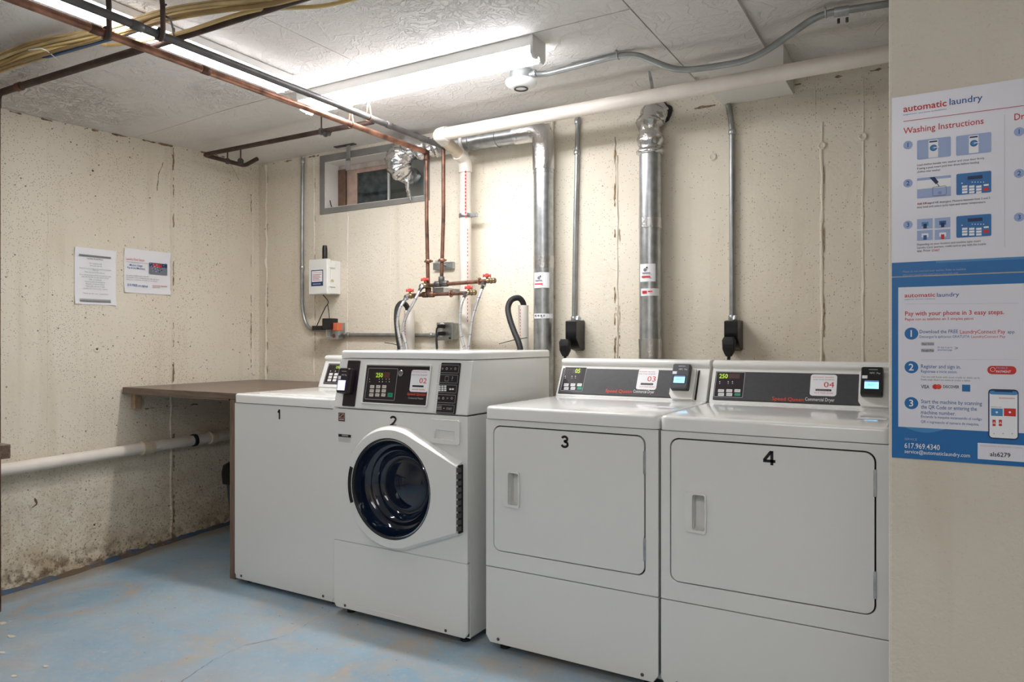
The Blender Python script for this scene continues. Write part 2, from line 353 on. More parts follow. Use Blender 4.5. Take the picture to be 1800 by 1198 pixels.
# ------------------------------------------------------------------ flat print on real planes
_txt = {}
def text_mesh(s, bold):
    k = (s, bold)
    if k in _txt: return _txt[k]
    c = bpy.data.curves.new('t', 'FONT'); c.body = s; c.size = 1; c.resolution_u = 2; c.offset = min(bold, .012)
    o = bpy.data.objects.new('t', c); me = bpy.data.meshes.new_from_object(o)
    vs = [v.co.xy.copy() for v in me.vertices]; fs = [tuple(p.vertices) for p in me.polygons]
    bpy.data.objects.remove(o); bpy.data.meshes.remove(me); bpy.data.curves.remove(c)
    x0 = min(v.x for v in vs); x1 = max(v.x for v in vs); _txt[k] = (vs, fs, x0, x1); return _txt[k]
class Print:
    def __init__(s, O, ex, ey): s.O = Vector(O); s.ex = Vector(ex).normalized(); s.ey = Vector(ey).normalized(); s.n = s.ex.cross(s.ey); s.V = []; s.Fc = []; s.mi = []; s.mats = []
    def loc(s, u, v):
        r = ray(u, v); t = (s.O - CAM).dot(s.n) / r.dot(s.n); p = CAM + r * t - s.O; return p.dot(s.ex), p.dot(s.ey)
    def W(s, x, y, d): return s.O + s.ex * x + s.ey * y + s.n * d
    def add(s, pts, faces, m, L):
        if m not in s.mats: s.mats.append(m)
        k = len(s.V); d = .0005 + .0004 * L; s.V += [s.W(x, y, d) for x, y in pts]
        for f in faces: s.Fc.append([k + i for i in f]); s.mi.append(s.mats.index(m))
    def box(s, u0, v0, u1, v1):
        x0, y0 = s.loc(u0, v1); x1, _ = s.loc(u1, (v0 + v1) / 2); _, y1 = s.loc(u0, v0); return x0, y0, x1, y1
    def rect(s, u0, v0, u1, v1, m, L=0, r=0.0): s.mrect(*s.box(u0, v0, u1, v1), m, L, r)
    def mrect(s, x0, y0, x1, y1, m, L=0, r=0.0):
        p = rr_loop(x0, x1, y0, y1, r, 4) if r else [(x0, y0), (x1, y0), (x1, y1), (x0, y1)]; s.add(p, [tuple(range(len(p)))], m, L)
    def frame(s, u0, v0, u1, v1, w, m, L=1, r=.004):
        x0, y0, x1, y1 = s.box(u0, v0, u1, v1); a = rr_loop(x0, x1, y0, y1, r, 4); b = rr_loop(x0 + w, x1 - w, y0 + w, y1 - w, max(r - w, .0005), 4); n = len(a)
        s.add(a + b, [(i, (i + 1) % n, n + (i + 1) % n, n + i) for i in range(n)], m, L)
    def disc(s, u, v, r, m, L=1, n=20, ry=None):
        x, y = s.loc(u, v); s.add([(x + r * math.cos(2 * math.pi * i / n), y + (ry or r) * math.sin(2 * math.pi * i / n)) for i in range(n)], [tuple(range(n))], m, L)
    def line(s, u0, v0, u1, v1, w, m, L=1):
        a = Vector(s.loc(u0, v0)); b = Vector(s.loc(u1, v1)); d = (b - a).normalized(); q = Vector((-d.y, d.x)) * w / 2
        s.add([a - q, b - q, b + q, a + q], [(0, 1, 2, 3)], m, L)
    def poly(s, px, m, L=1): p = [s.loc(*q) for q in px]; s.add(p, [tuple(range(len(p)))], m, L)
    def text(s, t, u0, v0, u1, v1, m, L=2, bold=.0):
        """left edge u0, cap top v0 and baseline v1 at the left edge, right edge u1"""
        x0, y0 = s.loc(u0, v1); x1, _ = s.loc(u1, v1 if abs(v1 - 599) < 1 else v1); _, y1 = s.loc(u0, v0)
        s.mtext(t, x0, y0, x1, y1 - y0, m, L, bold)
    def mtext(s, t, x0, y0, x1, h, m, L=2, bold=.0):
        vs, fs, a, b = text_mesh(t, bold); k = h / .69; kx = (x1 - x0) / max(b - a, 1e-4)
        if len(t) == 1: x0 += ((x1 - x0) - k * (b - a)) / 2; kx = k
        s.add([(x0 + (v.x - a) * kx, y0 + v.y * k) for v in vs], fs, m, L)
    def digit(s, t, u0, v0, u1, v1, m, L=0):
        x0, y0, x1, y1 = s.box(u0, v0, u1, v1); w, h = x1 - x0, y1 - y0; arc = lambda cx, cy, rx, ry, a, b, n=10: [(cx + rx * math.cos(math.radians(a + (b - a) * i / n)), cy + ry * math.sin(math.radians(a + (b - a) * i / n))) for i in range(n + 1)]
        S = {'1': [[(.20, .70), (.45, .78), (.62, .99)], [(.66, 1.0), (.66, 0)]],
             '2': [arc(.5, .71, .36, .22, 170, -35) + [(.60, .36), (.30, .16), (.14, .08)], [(.04, .075), (.96, .075)]],
             '3': [arc(.47, .74, .33, .19, 165, -90), [(.36, .55), (.47, .55)], arc(.47, .29, .38, .22, 90, -165)],
             '4': [[(.72, 0), (.72, 1)], [(.66, .95), (.10, .32)], [(.02, .28), (1.0, .28)]]}[t]
        T = .205 * h
        for st in S:
            P = [Vector((x0 + a * w, y0 + b * h)) for a, b in st]; pts = []; n = len(P)
            for i, q in enumerate(P):
                d = (P[min(i + 1, n - 1)] - P[max(i - 1, 0)]).normalized(); k = Vector((-d.y, d.x)) * T / 2; pts += [q - k, q + k]
            s.add(pts, [(2 * i, 2 * i + 2, 2 * i + 3, 2 * i + 1) for i in range(n - 1)], m, L)
    def build(s, parent, name='printing'):
        me = bpy.data.meshes.new(name); me.from_pydata([tuple(v) for v in s.V], [], s.Fc); me.update()
        for mm in s.mats: me.materials.append(mm)
        for p, i in zip(me.polygons, s.mi): p.material_index = i
        o = bpy.data.objects.new(name, me); COL.objects.link(o); o.parent = parent; ORG[o.name] = ORG[parent.name]; me.transform(Matrix.Translation(-ORG[parent.name])); return o

# ================================================================== STRUCTURE
YB, XL, XR, YF, ZC = 3.27, -3.88, 1.3, -2.4, 2.333
def sst(t): t = max(0, min(1, t)); return t * t * (3 - 2 * t)
def ceil_z(x, y): return ZC - .052 * sst((-x - 2.9) / .95) * sst((3.27 - y) / 1.55)
def floor_z(x, y): return -.058 * sst((-x - 2.9) / .95) * sst((3.2 - y) / 1.5)
def grid(x0, x1, y0, y1, f, nx, ny, dn=0.0):
    bm = bmesh.new(); V = [[bm.verts.new((x0 + (x1 - x0) * i / nx, y0 + (y1 - y0) * j / ny, f(x0 + (x1 - x0) * i / nx, y0 + (y1 - y0) * j / ny))) for i in range(nx + 1)] for j in range(ny + 1)]
    for j in range(ny):
        for i in range(nx): bm.faces.new((V[j][i], V[j][i + 1], V[j + 1][i + 1], V[j + 1][i]))
    if dn:
        g_ = bmesh.ops.extrude_face_region(bm, geom=bm.faces[:]); bmesh.ops.translate(bm, verts=[v for v in g_['geom'] if isinstance(v, bmesh.types.BMVert)], vec=(0, 0, dn))
    return bm
floor = obj('floor', grid(XL - .2, XR + .2, YF - .2, YB + .2, floor_z, 40, 40, -.12), M['floor'], kind='structure', smooth=True)
ceiling = obj('ceiling', B((XL - .2, XR + .2, YF - .2, YB + .2, ZC + .016, ZC + .14)), M['ceiling'], kind='structure')
for (x0, x1, y0, y1) in ((XL, -2.0, YF, 1.18), (-1.996, -.932, YF, 1.18), (XL, -2.105, 1.184, 2.402), (-2.101, -.932, 1.184, 2.402), (XL, -.932, 2.406, YB), (-.927, -.59, .6, 3.17), (-.927, -.59, YF, .596)):
    obj('ceiling_panel', grid(x0, x1, y0, y1, ceil_z, 14, 10, .0155), M['ceiling'], ceiling)
def wall_mesh(rect, hole, d0, d1, to3): return plate([rect] + ([hole] if hole else []), d0, d1, to3)
win = [(-3.279, 1.984), (-2.505, 1.984), (-2.505, 2.272), (-3.279, 2.272)]
wb = obj('wall_back', wall_mesh([(XL - .2, -.15), (XR + .2, -.15), (XR + .2, ZC + .02), (XL - .2, ZC + .02)], win, YB, YB + .22, XZ), M['wall'], kind='structure')
wl = obj('wall_left', B((XL - .2, XL, YF - .2, YB, -.15, ZC + .02)), M['wall'], kind='structure')
wf = obj('wall_front', B((XL - .2, XR + .2, YF - .2, YF, -.15, ZC + .02)), M['wall_near'], kind='structure')
wr = obj('wall_right', B((XR, XR + .2, YF, YB, -.15, ZC + .02)), M['wall_near'], kind='structure')
# the partition end that carries the posters
PX, PY = -.097, 1.94
bm = plate([[(PX + .007, PY), (XR, PY), (XR, PY + .14), (PX, PY + .14), (PX, PY + .007), (PX + .002, PY + .002)]], -.05, ZC + .01, lambda x, y, d: (x, y, d))
obj('wall_right_partition', bm, M['wall_near'], kind='structure')
# form-work seams left in the concrete: raised wavy fins
def seam_fin(pts, width, h, axis, parent, wob=.004):
    bm = bmesh.new(); prev = None; n = 70; a, b = pts
    for i in range(n + 1):
        t = i / n; z = a[1] + (b[1] - a[1]) * t; x = a[0] + (b[0] - a[0]) * t + wob * noise.noise(Vector((a[0] * 7, 3.1, z * 9))); ww = width * (.6 + .9 * abs(noise.noise(Vector((x * 3, 9.0, z * 14))))); hh = h * (.35 + 1.1 * abs(noise.noise(Vector((x, 5.0, z * 11)))))
        if axis == 'Y': P = [(x - ww, YB + .001, z), (x - ww * .3, YB - hh, z), (x + ww * .3, YB - hh, z), (x + ww, YB + .001, z)]
        else: P = [(XL - .001, x - ww, z), (XL + hh, x - ww * .3, z), (XL + hh, x + ww * .3, z), (XL - .001, x + ww, z)]
        cur = [bm.verts.new(p) for p in P]
        if prev:
            for k in range(3): bm.faces.new((prev[k], prev[k + 1], cur[k + 1], cur[k]))
        prev = cur
    return obj('form_seam', bm, M['wall'], parent)
for x, zb, zt, ww, hh in ((-3.372, .95, 2.3, .007, .006), (-3.089, .95, 1.94, .004, .005), (-1.333, 1.0, 2.06, .009, .008), (-.413, 1.0, 2.08, .010, .007), (-.257, 1.0, 2.14, .008, .005), (-2.754, 1.1, 1.9, .006, .002), (-.257, 2.14, 2.25, .004, .003), (-.44, 2.1, 2.3, .004, .003)):
    seam_fin(((x, zb), (x, zt)), ww, hh, 'Y', wb)
for y, zb, zt, ww, hh in ((2.632, .94, 2.30, .011, .009), (3.225, .94, 2.32, .012, .012), (2.632, .0, .87, .012, .010), (1.95, .0, 2.2, .005, .002)):
    seam_fin(((y, zb), (y, zt)), ww, hh * 1.2, 'X', wl, .007)
seam_fin(((-3.81, .9), (-3.81, 2.32)), .012, .013, 'Y', wb, .012)
for (u, v) in ((1445, 256), (1517, 240), (1253, 276)):      # small round tie-hole patches
    p = WY(u, v, YB); obj('tie_patch', lathe((p.x, YB + .004, p.z), (0, -1, 0), [(.017, 0), (.017, .008), (.012, .0105), (.006, .007)], 16), M['wall'], wb, smooth=True)
for p in (WX(163, 300, XL), WX(512 / 3, 400 + 640 / 3, XL), WX(166, 922, XL)):
    obj('tie_patch', lathe((XL - .004, p.y, p.z), (1, 0, 0), [(.020, 0), (.020, .006), (.012, .0085), (.005, .004)], 14), M['wall'], wl, smooth=True)
# blue paint climbing the foot of the left wall
bm = bmesh.new(); prev = None
for i in range(90):
    y = 1.3 + (YB - 1.3) * i / 89; z = floor_z(XL, y); h = .012 + .03 * abs(noise.noise(Vector((0, y * 9, 1)))) + .012 * noise.noise(Vector((3, y * 37, 1)))
    cur = [bm.verts.new(p) for p in ((XL + .002, y, z + h), (XL + .012, y, z + h * .7), (XL + .035 + .012 * noise.noise(Vector((1, y * 9, 1))), y, z + .0005))]
    if prev:
        for k in range(2): bm.faces.new((prev[k], prev[k + 1], cur[k + 1], cur[k]))
    prev = cur
obj('baseboard_left', bm, M['blue_curb'], kind='structure')
# crack across the floor and flakes of paint
bm = bmesh.new(); pts = smooth_path([WZ(u, v, 0) for u, v in ((250, 1245), (330, 1190), (372, 1162), (430, 1135), (500, 1117), (560, 1085), (585, 1070))], 10); prev = None
for i, p in enumerate(pts):
    q = p + Vector((noise.noise(p * 40) * .006, noise.noise(p * 40 + Vector((9, 0, 0))) * .006, 0)); ww = .0012 + .0022 * abs(noise.noise(p * 25))
    cur = [bm.verts.new((q.x, q.y - ww, .0012)), bm.verts.new((q.x, q.y + ww, .0012))]
    if prev: bm.faces.new((prev[0], cur[0], cur[1], prev[1]))
    prev = cur
obj('crack', bm, M['dirt'], floor)
for (u, v, s) in ((5, 1082, .035), (20, 1114, .03), (18, 1079, .012), (4, 1146, .02), (25, 1188, .018), (80, 1171, .02), (300, 1050, .008), (62, 1060, .008)):
    c = WZ(u, v, 0); z = floor_z(c.x, c.y); bm = bmesh.new(); k = 7
    bm.faces.new([bm.verts.new((c.x + s * random.uniform(.5, 1) * math.cos(6.283 * i / k), c.y + .5 * s * random.uniform(.5, 1) * math.sin(6.283 * i / k), z + .0015)) for i in range(k)])
    obj('paint_chip', bm, M['chip'], floor)
for nm, pts, w0, wall, ax in (('crack', ((286, 285), (283, 296), (279, 306), (277, 325), (276, 335)), .004, wl, 'X'), ('crack', ((300, 272), (302, 283), (301, 300)), .005, wl, 'X'), ('crack', ((301, 640), (303, 652), (302, 668)), .006, wl, 'X'), ('crack', ((60, 875), (64, 885), (56, 892)), .007, wl, 'X'), ('crack', ((1149, 700), (1150, 705), (1151, 712)), .004, wb, 'Y'), ('crack', ((451, 300), (450, 350), (449, 400), (450, 470)), .003, wb, 'Y'), ('crack', ((1083, 540), (1085, 575), (1082, 605), (1084, 625)), .004, wb, 'Y'), ('crack', ((1082, 240), (1083, 300), (1082, 350)), .003, wb, 'Y')):
    P = smooth_path([(WX(u, v, XL) if ax == 'X' else WY(u, v, YB)) for u, v in pts], 9); bm = bmesh.new(); prev = None
    for q in P:
        ww = w0 * (.25 + .9 * abs(noise.noise(q * 45))); o_ = noise.noise(q * 60) * .005
        cur = ([bm.verts.new((XL + .0155, q.y + o_ - ww, q.z)), bm.verts.new((XL + .0155, q.y + o_ + ww, q.z))] if ax == 'X' and abs(q.y - 2.632) < .05 else [bm.verts.new((XL + .0015, q.y + o_ - ww, q.z)), bm.verts.new((XL + .0015, q.y + o_ + ww, q.z))]) if ax == 'X' else [bm.verts.new((q.x + o_ - ww, YB - .0015, q.z)), bm.verts.new((q.x + o_ + ww, YB - .0015, q.z))]
        if prev: bm.faces.new((prev[0], cur[0], cur[1], prev[1]))
        prev = cur
    obj(nm, bm, M['dirt'], wall)
M['pitl'] = mat('weathered_seam', (150, 128, 98), .9, var=.3, vscale=60)
def pitted_line(f, a, b, w0, wall, seed):
    bm = bmesh.new(); prev = None; n = int(abs(b - a) / .006)
    for i in range(n + 1):
        t_ = a + (b - a) * i / n; k = noise.noise(Vector((t_ * 11, seed, 2.2))) + .5 * noise.noise(Vector((t_ * 47, seed, 5.1)))
        if k < .04: prev = None; continue
        ww = w0 * min(1, k * 2.4); o_ = .004 * noise.noise(Vector((t_ * 30, seed, 8)))
        cur = [bm.verts.new(f(t_, o_ - ww)), bm.verts.new(f(t_, o_ + ww))]
        if prev: bm.faces.new((prev[0], cur[0], cur[1], prev[1]))
        prev = cur
    obj('pitted_line', bm, M['pitl'], wall)
pitted_line(lambda t_, o: (XL + .0025, 2.646 + o, t_), .92, 2.30, .004, wl, 1); pitted_line(lambda t_, o: (XL + .0025, 2.648 + o, t_), .05, .86, .006, wl, 2)
pitted_line(lambda t_, o: (XL + .0025, 3.205 + o, t_), .92, 2.30, .004, wl, 3); pitted_line(lambda t_, o: (-3.795 + o, YB - .0025, t_), .92, 2.30, .004, wb, 4)
pitted_line(lambda t_, o: (-1.345 + o, YB - .0025, t_), 1.05, 2.1, .004, wb, 5); pitted_line(lambda t_, o: (-1.32 + o, YB - .0025, t_), 1.05, 1.7, .003, wb, 6)
pitted_line(lambda t_, o: (-3.362 + o, YB - .0025, t_), 1.0, 2.3, .0025, wb, 7); pitted_line(lambda t_, o: (-.405 + o, YB - .0025, t_), 1.05, 2.0, .002, wb, 8)
pitted_line(lambda t_, o: (XL + .0025, t_, ceil_z(XL, t_) - .006 + o), 1.7, 3.2, .007, wl, 9)
pitted_line(lambda t_, o: (t_, YB - .0025, ZC - .012 + o), -3.85, -3.33, .006, wb, 10); pitted_line(lambda t_, o: (t_, YB - .0025, 2.255 + (t_ + .5) * .02 + o), -.52, -.10, .006, wb, 11)
pitted_line(lambda t_, o: (t_, YB - .0025, 2.225 + o), -1.05, -.84, .006, wb, 12); pitted_line(lambda t_, o: (XL + .0025, t_, .775 + o), 2.4, 3.1, .004, wl, 13)
# ---- window
wd = obj('window_1', plate([[(-3.318, 1.948), (-2.466, 1.955), (-2.466, 2.312), (-3.318, 2.314)], win], YB - .006, YB + .001, XZ), M['grey_paint'], kind='structure', bevel=.001)
obj('reveal', plate([[(-3.279, 1.984), (-2.505, 1.984), (-2.505, 2.272), (-3.279, 2.272)], [(-3.275, 1.988), (-2.509, 1.988), (-2.509, 2.268), (-3.275, 2.268)]], YB + .001, YB + .21, XZ), M['reveal'], wd)
YW = YB + .115
def wx(u): return WY(u, 300, YW).x
obj('sash_frame', plate([[(-3.274, 1.989), (-2.51, 1.989), (-2.51, 2.267), (-3.274, 2.267)], [(wx(608), 1.999), (-2.56, 1.999), (-2.56, 2.235), (wx(608), 2.235)]], YW, YW + .03, XZ), M['wood_head'], wd, bevel=.002)
obj('sash_jamb', B((-3.274, wx(608), YW - .006, YW + .01, 1.989, 2.245)), M['wood_sash'], wd, bevel=.002)
obj('sash_stile', B((wx(608), wx(626), YW + .008, YW + .035, 1.999, 2.235)), M['wood_pink'], wd, bevel=.002)
obj('sash_head', B((wx(626), -2.57, YW + .004, YW + .03, 2.21, 2.235)), M['wood_pink'], wd, bevel=.002)
obj('window_screen', B((wx(626), wx(682), YW + .022, YW + .026, 1.999, 2.21)), M['screen'], wd)
obj('pane', B((wx(626), wx(682), YW + .012, YW + .016, 1.999, 2.21)), M['glass'], wd)
obj('pane', B((wx(680), wx(724), YW + .016, YW + .020, 1.999, 2.21)), M['glass'], wd)
obj('grey_board', B((wx(682), wx(724), YW + .026, YW + .032, 1.999, 2.21)), M['grey_paint'], wd)
obj('meeting_rail', B((wx(680), wx(683), YW + .006, YW + .02, 1.999, 2.21)), M['lampwhite'], wd)
obj('vent_panel', B((wx(716), -2.51, YW - .006, YW, 1.989, 2.267)), M['sheet'], wd)
obj('wall_window_well', B((-3.6, -2.2, YB + .75, YB + .85, 1.2, 2.9), (-3.6, -3.5, YB + .23, YB + .75, 1.2, 2.9), (-2.3, -2.2, YB + .23, YB + .75, 1.2, 2.9), (-3.6, -2.2, YB + .23, YB + .85, 1.1, 1.2)), M['soil'], kind='structure')
obj('door_1', B((-1.75, -.85, YF, YF + .04, 0, 2.03)), M['door_wood'], kind='structure', bevel=.003)
obj('trim_1', B((-1.84, -1.75, YF, YF + .055, 0, 2.12), (-.85, -.76, YF, YF + .055, 0, 2.12), (-1.84, -.76, YF, YF + .055, 2.03, 2.12)), M['lampwhite'], kind='structure')
# boxed-out plaster block at the top of the back wall
solo('plaster_block', B((-.825, -.525, 3.03, YB - .001, 2.216, ZC + .014)), M['reveal'], 'white boxed-out block under the ceiling above the right-hand wall conduit', 'block', bevel=.002)

# ================================================================== LIGHT FITTINGS
def lamp(x0, x1, y0, y1, z0, z1, label, lens, along='X', group=None, watts=8.0):
    L = (x1 - x0) if along == 'X' else (y1 - y0); Wd = (y1 - y0) if along == 'X' else (x1 - x0)
    cx, cy = (x0 + x1) / 2, (y0 + y1) / 2
    def tr(bm):
        if along == 'Y': bmesh.ops.rotate(bm, verts=bm.verts, cent=(0, 0, 0), matrix=Matrix.Rotation(math.pi / 2, 3, 'Z'))
        bmesh.ops.translate(bm, verts=bm.verts, vec=(cx, cy, 0)); return bm
    t = thing('tube_light', (cx, cy, z0), label, 'ceiling light', group)
    h = z1 - z0; zs = z0 + h * .52
    obj('housing', tr(B((-L / 2 + .01, L / 2 - .01, -Wd / 2, Wd / 2, zs, z1))), M['lampwhite'], t, bevel=.002)
    prof = [(-Wd / 2, zs - .001), (-Wd / 2 + .001, z0 + .022), (-Wd / 2 + .012, z0 + .006), (-Wd / 2 + .03, z0), (Wd / 2 - .03, z0), (Wd / 2 - .012, z0 + .006), (Wd / 2 - .001, z0 + .022), (Wd / 2, zs - .001)]
    obj('lens', tr(prismX(prof, -L / 2 + .012, L / 2 - .012)), lens, t)
    for s in (-1, 1):
        e = s * L / 2; pr = [(-Wd / 2 - .002, z1), (-Wd / 2 - .002, z0 + .018), (-Wd / 2 + .014, z0 + .002), (-.012, z0 + .002), (-.008, z0 + .014), (.004, z0 + .014), (.008, z0 - .003), (Wd / 2 - .014, z0 - .003), (Wd / 2 + .002, z0 + .018), (Wd / 2 + .002, z1)]
        obj('end_cap', tr(prismX(pr, min(e, e - s * .012), max(e, e - s * .012))), M['lampwhite'], t, bevel=.001)
    ld_ = bpy.data.lights.new('tube_glow', 'AREA'); ld_.shape = 'RECTANGLE'; ld_.size = x1 - x0 - .05; ld_.size_y = y1 - y0 - .03; ld_.energy = watts; ld_.color = (1.0, .985, .96)
    lo = bpy.data.objects.new('tube_glow', ld_); COL.objects.link(lo); lo.parent = t; lo.location = (0, 0, -.004)
    return t
lamp(-2.60, -1.327, 2.41, 2.512, 2.247, ZC, 'long lit white strip light on the ceiling parallel to the back wall', M['lens'], watts=3.9)
lamp(-2.552, -2.44, 1.02, 2.25, 2.268, ZC - .002, 'lit white strip light above the copper and grey ceiling pipes', M['lens2'], 'Y', watts=1.3)
lamp(-.95, .3, -.35, -.23, 2.24, ZC, 'added white fill light behind the camera, nearer the machines', M['lens_fill'], watts=1.7)  # unseen fitting, added as fill for the machine fronts and near wall
lamp(-1.25, .0, -1.75, -1.63, 2.24, ZC, 'added white fill light behind the camera, nearer the door', M['lens_fill'], watts=1.7)  # second added fill light, also out of view
# smoke detector
dp = WZ(916, 152, 2.262); dx_, dy_ = dp.x, dp.y
t = thing('smoke_detector', (dx_, dy_, 2.24), 'round white smoke detector on a metal box under the ceiling', 'smoke detector')
obj('metal_box', lathe((dx_, dy_, ZC), (0, 0, -1), [(.050, 0), (.050, .045), (.047, .047)], 8), M['galv'], t, bevel=.002)
obj('cover', lathe((dx_, dy_, ZC - .045), (0, 0, -1), [(.060, 0), (.068, .003), (.068, .012), (.062, .022), (.045, .032), (.03, .035), (.001, .036)], 36), M['plastic_w'], t, smooth=True)
obj('sensor_slot', lathe((dx_, dy_, ZC - .0795), (0, 0, -1), [(.031, 0), (.031, .004), (.024, .004), (.024, .0), (.031, 0)], 28, cap=False), M['blackrub'], t)
# ceiling conduit
p0 = Vector((dx_ + .05, dy_ + .003, 2.306))
path = [p0, WZ(960, 130, 2.31), WZ(1010, 117, 2.318), WZ(1085, 98, 2.318), WZ(1118, 95, 2.312), WY(1190, 125, 2.80), WY(1250, 118, 2.83), WY(1325, 105, 2.81), WZ(1440, 25, 2.318), WZ(1500, 16, 2.318), WZ(1590, 2, 2.318)]
t = thing('ceiling_conduit', (p0.x + .6, p0.y, 2.30), 'bent grey metal conduit running from the smoke detector to the right', 'conduit')
obj('tube', tube(fillet(path, .14, 8), .0125, 12), M['emt'], t, smooth=60)
obj('coupling', cyl(WZ(1466, 22, 2.318), WZ(1492, 18, 2.318), .017, 12), M['galv'], t, smooth=True)
obj('connector', cyl(p0 - Vector((.012, 0, 0)), p0 + Vector((.022, 0, .001)), .016, 12), M['galv'], t, smooth=True)
for u, v in ((1087, 98), (1452, 24)):
    c = WZ(u, v, 2.318); obj('strap', tube([c + Vector((-.001, -.028, .013)), c + Vector((0, -.018, .012)), c + Vector((0, -.014, -.008)), c + Vector((0, 0, -.014)), c + Vector((0, .014, -.008)), c + Vector((0, .018, .012)), c + Vector((-.001, .028, .013))], .0035, 6), M['galv'], t, smooth=True)
for u, v in ((1474, 27), (1489, 25)):
    c = WZ(u, v, 2.318); obj('screw', cyl((c.x, c.y, 2.306), (c.x, c.y, 2.290), .005, 8), M['iron'], t)

# ================================================================== CEILING PIPES
def rings(parent, path_pts, r, m, name='coupling', L=.03):
    for a, d in path_pts: a = Vector(a); d = Vector(d).normalized(); obj(name, lathe(a - d * L / 2, d, [(r * .9, 0), (r, .002), (r, L - .002), (r * .9, L)], 14), m, parent, smooth=True)
XCU, ZCU, YRS = -2.305, 2.15, 3.03
# hot line: ceiling run, riser, lower manifold
def manifold(u0, v0, u1, v1, Y): return WY(u0, v0, Y), WY(u1, v1, Y)
t = thing('copper_water_line', (XCU, YRS, 1.35), 'reddish copper pipe along the ceiling, down the wall to the lower valve bar', 'pipe')
rz1 = WY(753, 520, YRS); XR1 = rz1.x
run = [(XCU, YF + .02, ZCU), (XCU, YRS, ZCU), (XCU, YRS, ZCU - .001)]
obj('ceiling_run', tube([(XCU, YF + .01, ZCU), (XCU, 1.0, ZCU), (XCU, 2.0, ZCU), (XCU, YRS + .005, ZCU)], .0135, 12), M['copper'], t, smooth=60)
obj('riser', tube([(XCU, YRS, ZCU - .01), (XCU, YRS, 1.8), (XR1, YRS, rz1.z)], .0098, 12), M['copper_old'], t, smooth=60)
a, b = manifold(722, 519, 833, 514, YRS); zl = (a.z + b.z) / 2
obj('valve_bar', tube([(a.x, YRS, zl), (b.x, YRS, zl)], .0098, 12), M['copper_old'], t, smooth=60)
rings(t, [((XCU, YRS - .01, ZCU), (0, 1, 0)), ((XCU, YRS, ZCU - .025), (0, 0, 1)), ((XR1, YRS, zl + .02), (0, 0, 1)), ((XR1 - .02, YRS, zl), (1, 0, 0)), ((XR1 + .02, YRS, zl), (1, 0, 0)), ((XCU, 1.30, ZCU), (0, 1, 0)), ((XCU, 1.70, ZCU), (0, 1, 0))], .0155, M['copper_old'], 'fitting', .034)
rings(t, [((WY(793, 516, YRS).x, YRS, zl), (1, 0, 0))], .019, M['copper'], 'bell_hanger', .008)
hot = t; ZL = zl
# cold line: grey ceiling run, riser, upper manifold
ZG = 2.165; XG = -2.197
t = thing('grey_water_line', (XG, YRS, 1.42), 'dull grey pipe beside the copper ceiling pipe, dropping to the upper valve bar', 'pipe')
rz2 = WY(776, 498, YRS)
obj('ceiling_run', tube([(XG, YF + .01, ZG), (XG, 1.0, ZG), (XG, 2.0, ZG), (XG, YRS + .005, ZG)], .0135, 12), M['iron'], t, smooth=60)
obj('riser', tube([(XG, YRS, ZG - .01), (XG, YRS, 1.8), (rz2.x, YRS, rz2.z)], .0098, 12), M['copper_old'], t, smooth=60)
a, b = manifold(749, 501, 862, 493, YRS - .02); ZU = (a.z + b.z) / 2 + .002
obj('valve_bar', tube([(a.x, YRS, ZU - .006), (b.x, YRS, ZU + .004)], .0098, 12), M['copper_old'], t, smooth=60)
rings(t, [((rz2.x, YRS, ZU + .018), (0, 0, 1)), ((rz2.x - .022, YRS, ZU - .001), (1, 0, 0)), ((rz2.x + .022, YRS, ZU), (1, 0, 0)), ((XG, 2.60, ZG), (0, 1, 0)), ((XG, 2.86, ZG), (0, 1, 0)), ((XG, 1.37, ZG), (0, 1, 0))], .016, M['iron'], 'fitting', .038)
rings(t, [((WY(843, 496, YRS).x, YRS, ZU + .003), (1, 0, 0))], .019, M['copper'], 'bell_hanger', .008)
# clamp bracket holding the risers
t = thing('riser_bracket', (WY(780, 460, YRS).x, YRS + .02, 1.55), 'small metal bracket with copper clamps holding the two risers to the wall', 'bracket')
zb_ = WY(755, 459, YRS).z
for xx in (WY(753, 459, YRS).x, WY(777, 459, YRS).x): obj('clamp', lathe((xx, YRS, zb_ - .006), (0, 0, 1), [(.017, 0), (.019, .004), (.019, .010), (.017, .014)], 14), M['copper'], t, smooth=True); obj('clamp_ear', B((xx - .026, xx + .028, YRS - .004, YRS + .004, zb_ - .004, zb_ + .004)), M['copper'], t, bevel=.001)
q = WY(800, 460, YB); q2 = WY(765, 460, YB)
obj('strut', B((q2.x, q.x, YB - .022, YB - .001, zb_ - .018, zb_ + .020)), M['galv'], t, bevel=.002)
obj('arm', tube([(WY(765, 459, YRS).x, YRS + .01, zb_), (WY(775, 462, 3.15).x, 3.15, zb_), (WY(785, 462, YB).x, YB - .01, zb_)], .006, 8), M['galv'], t, smooth=True)
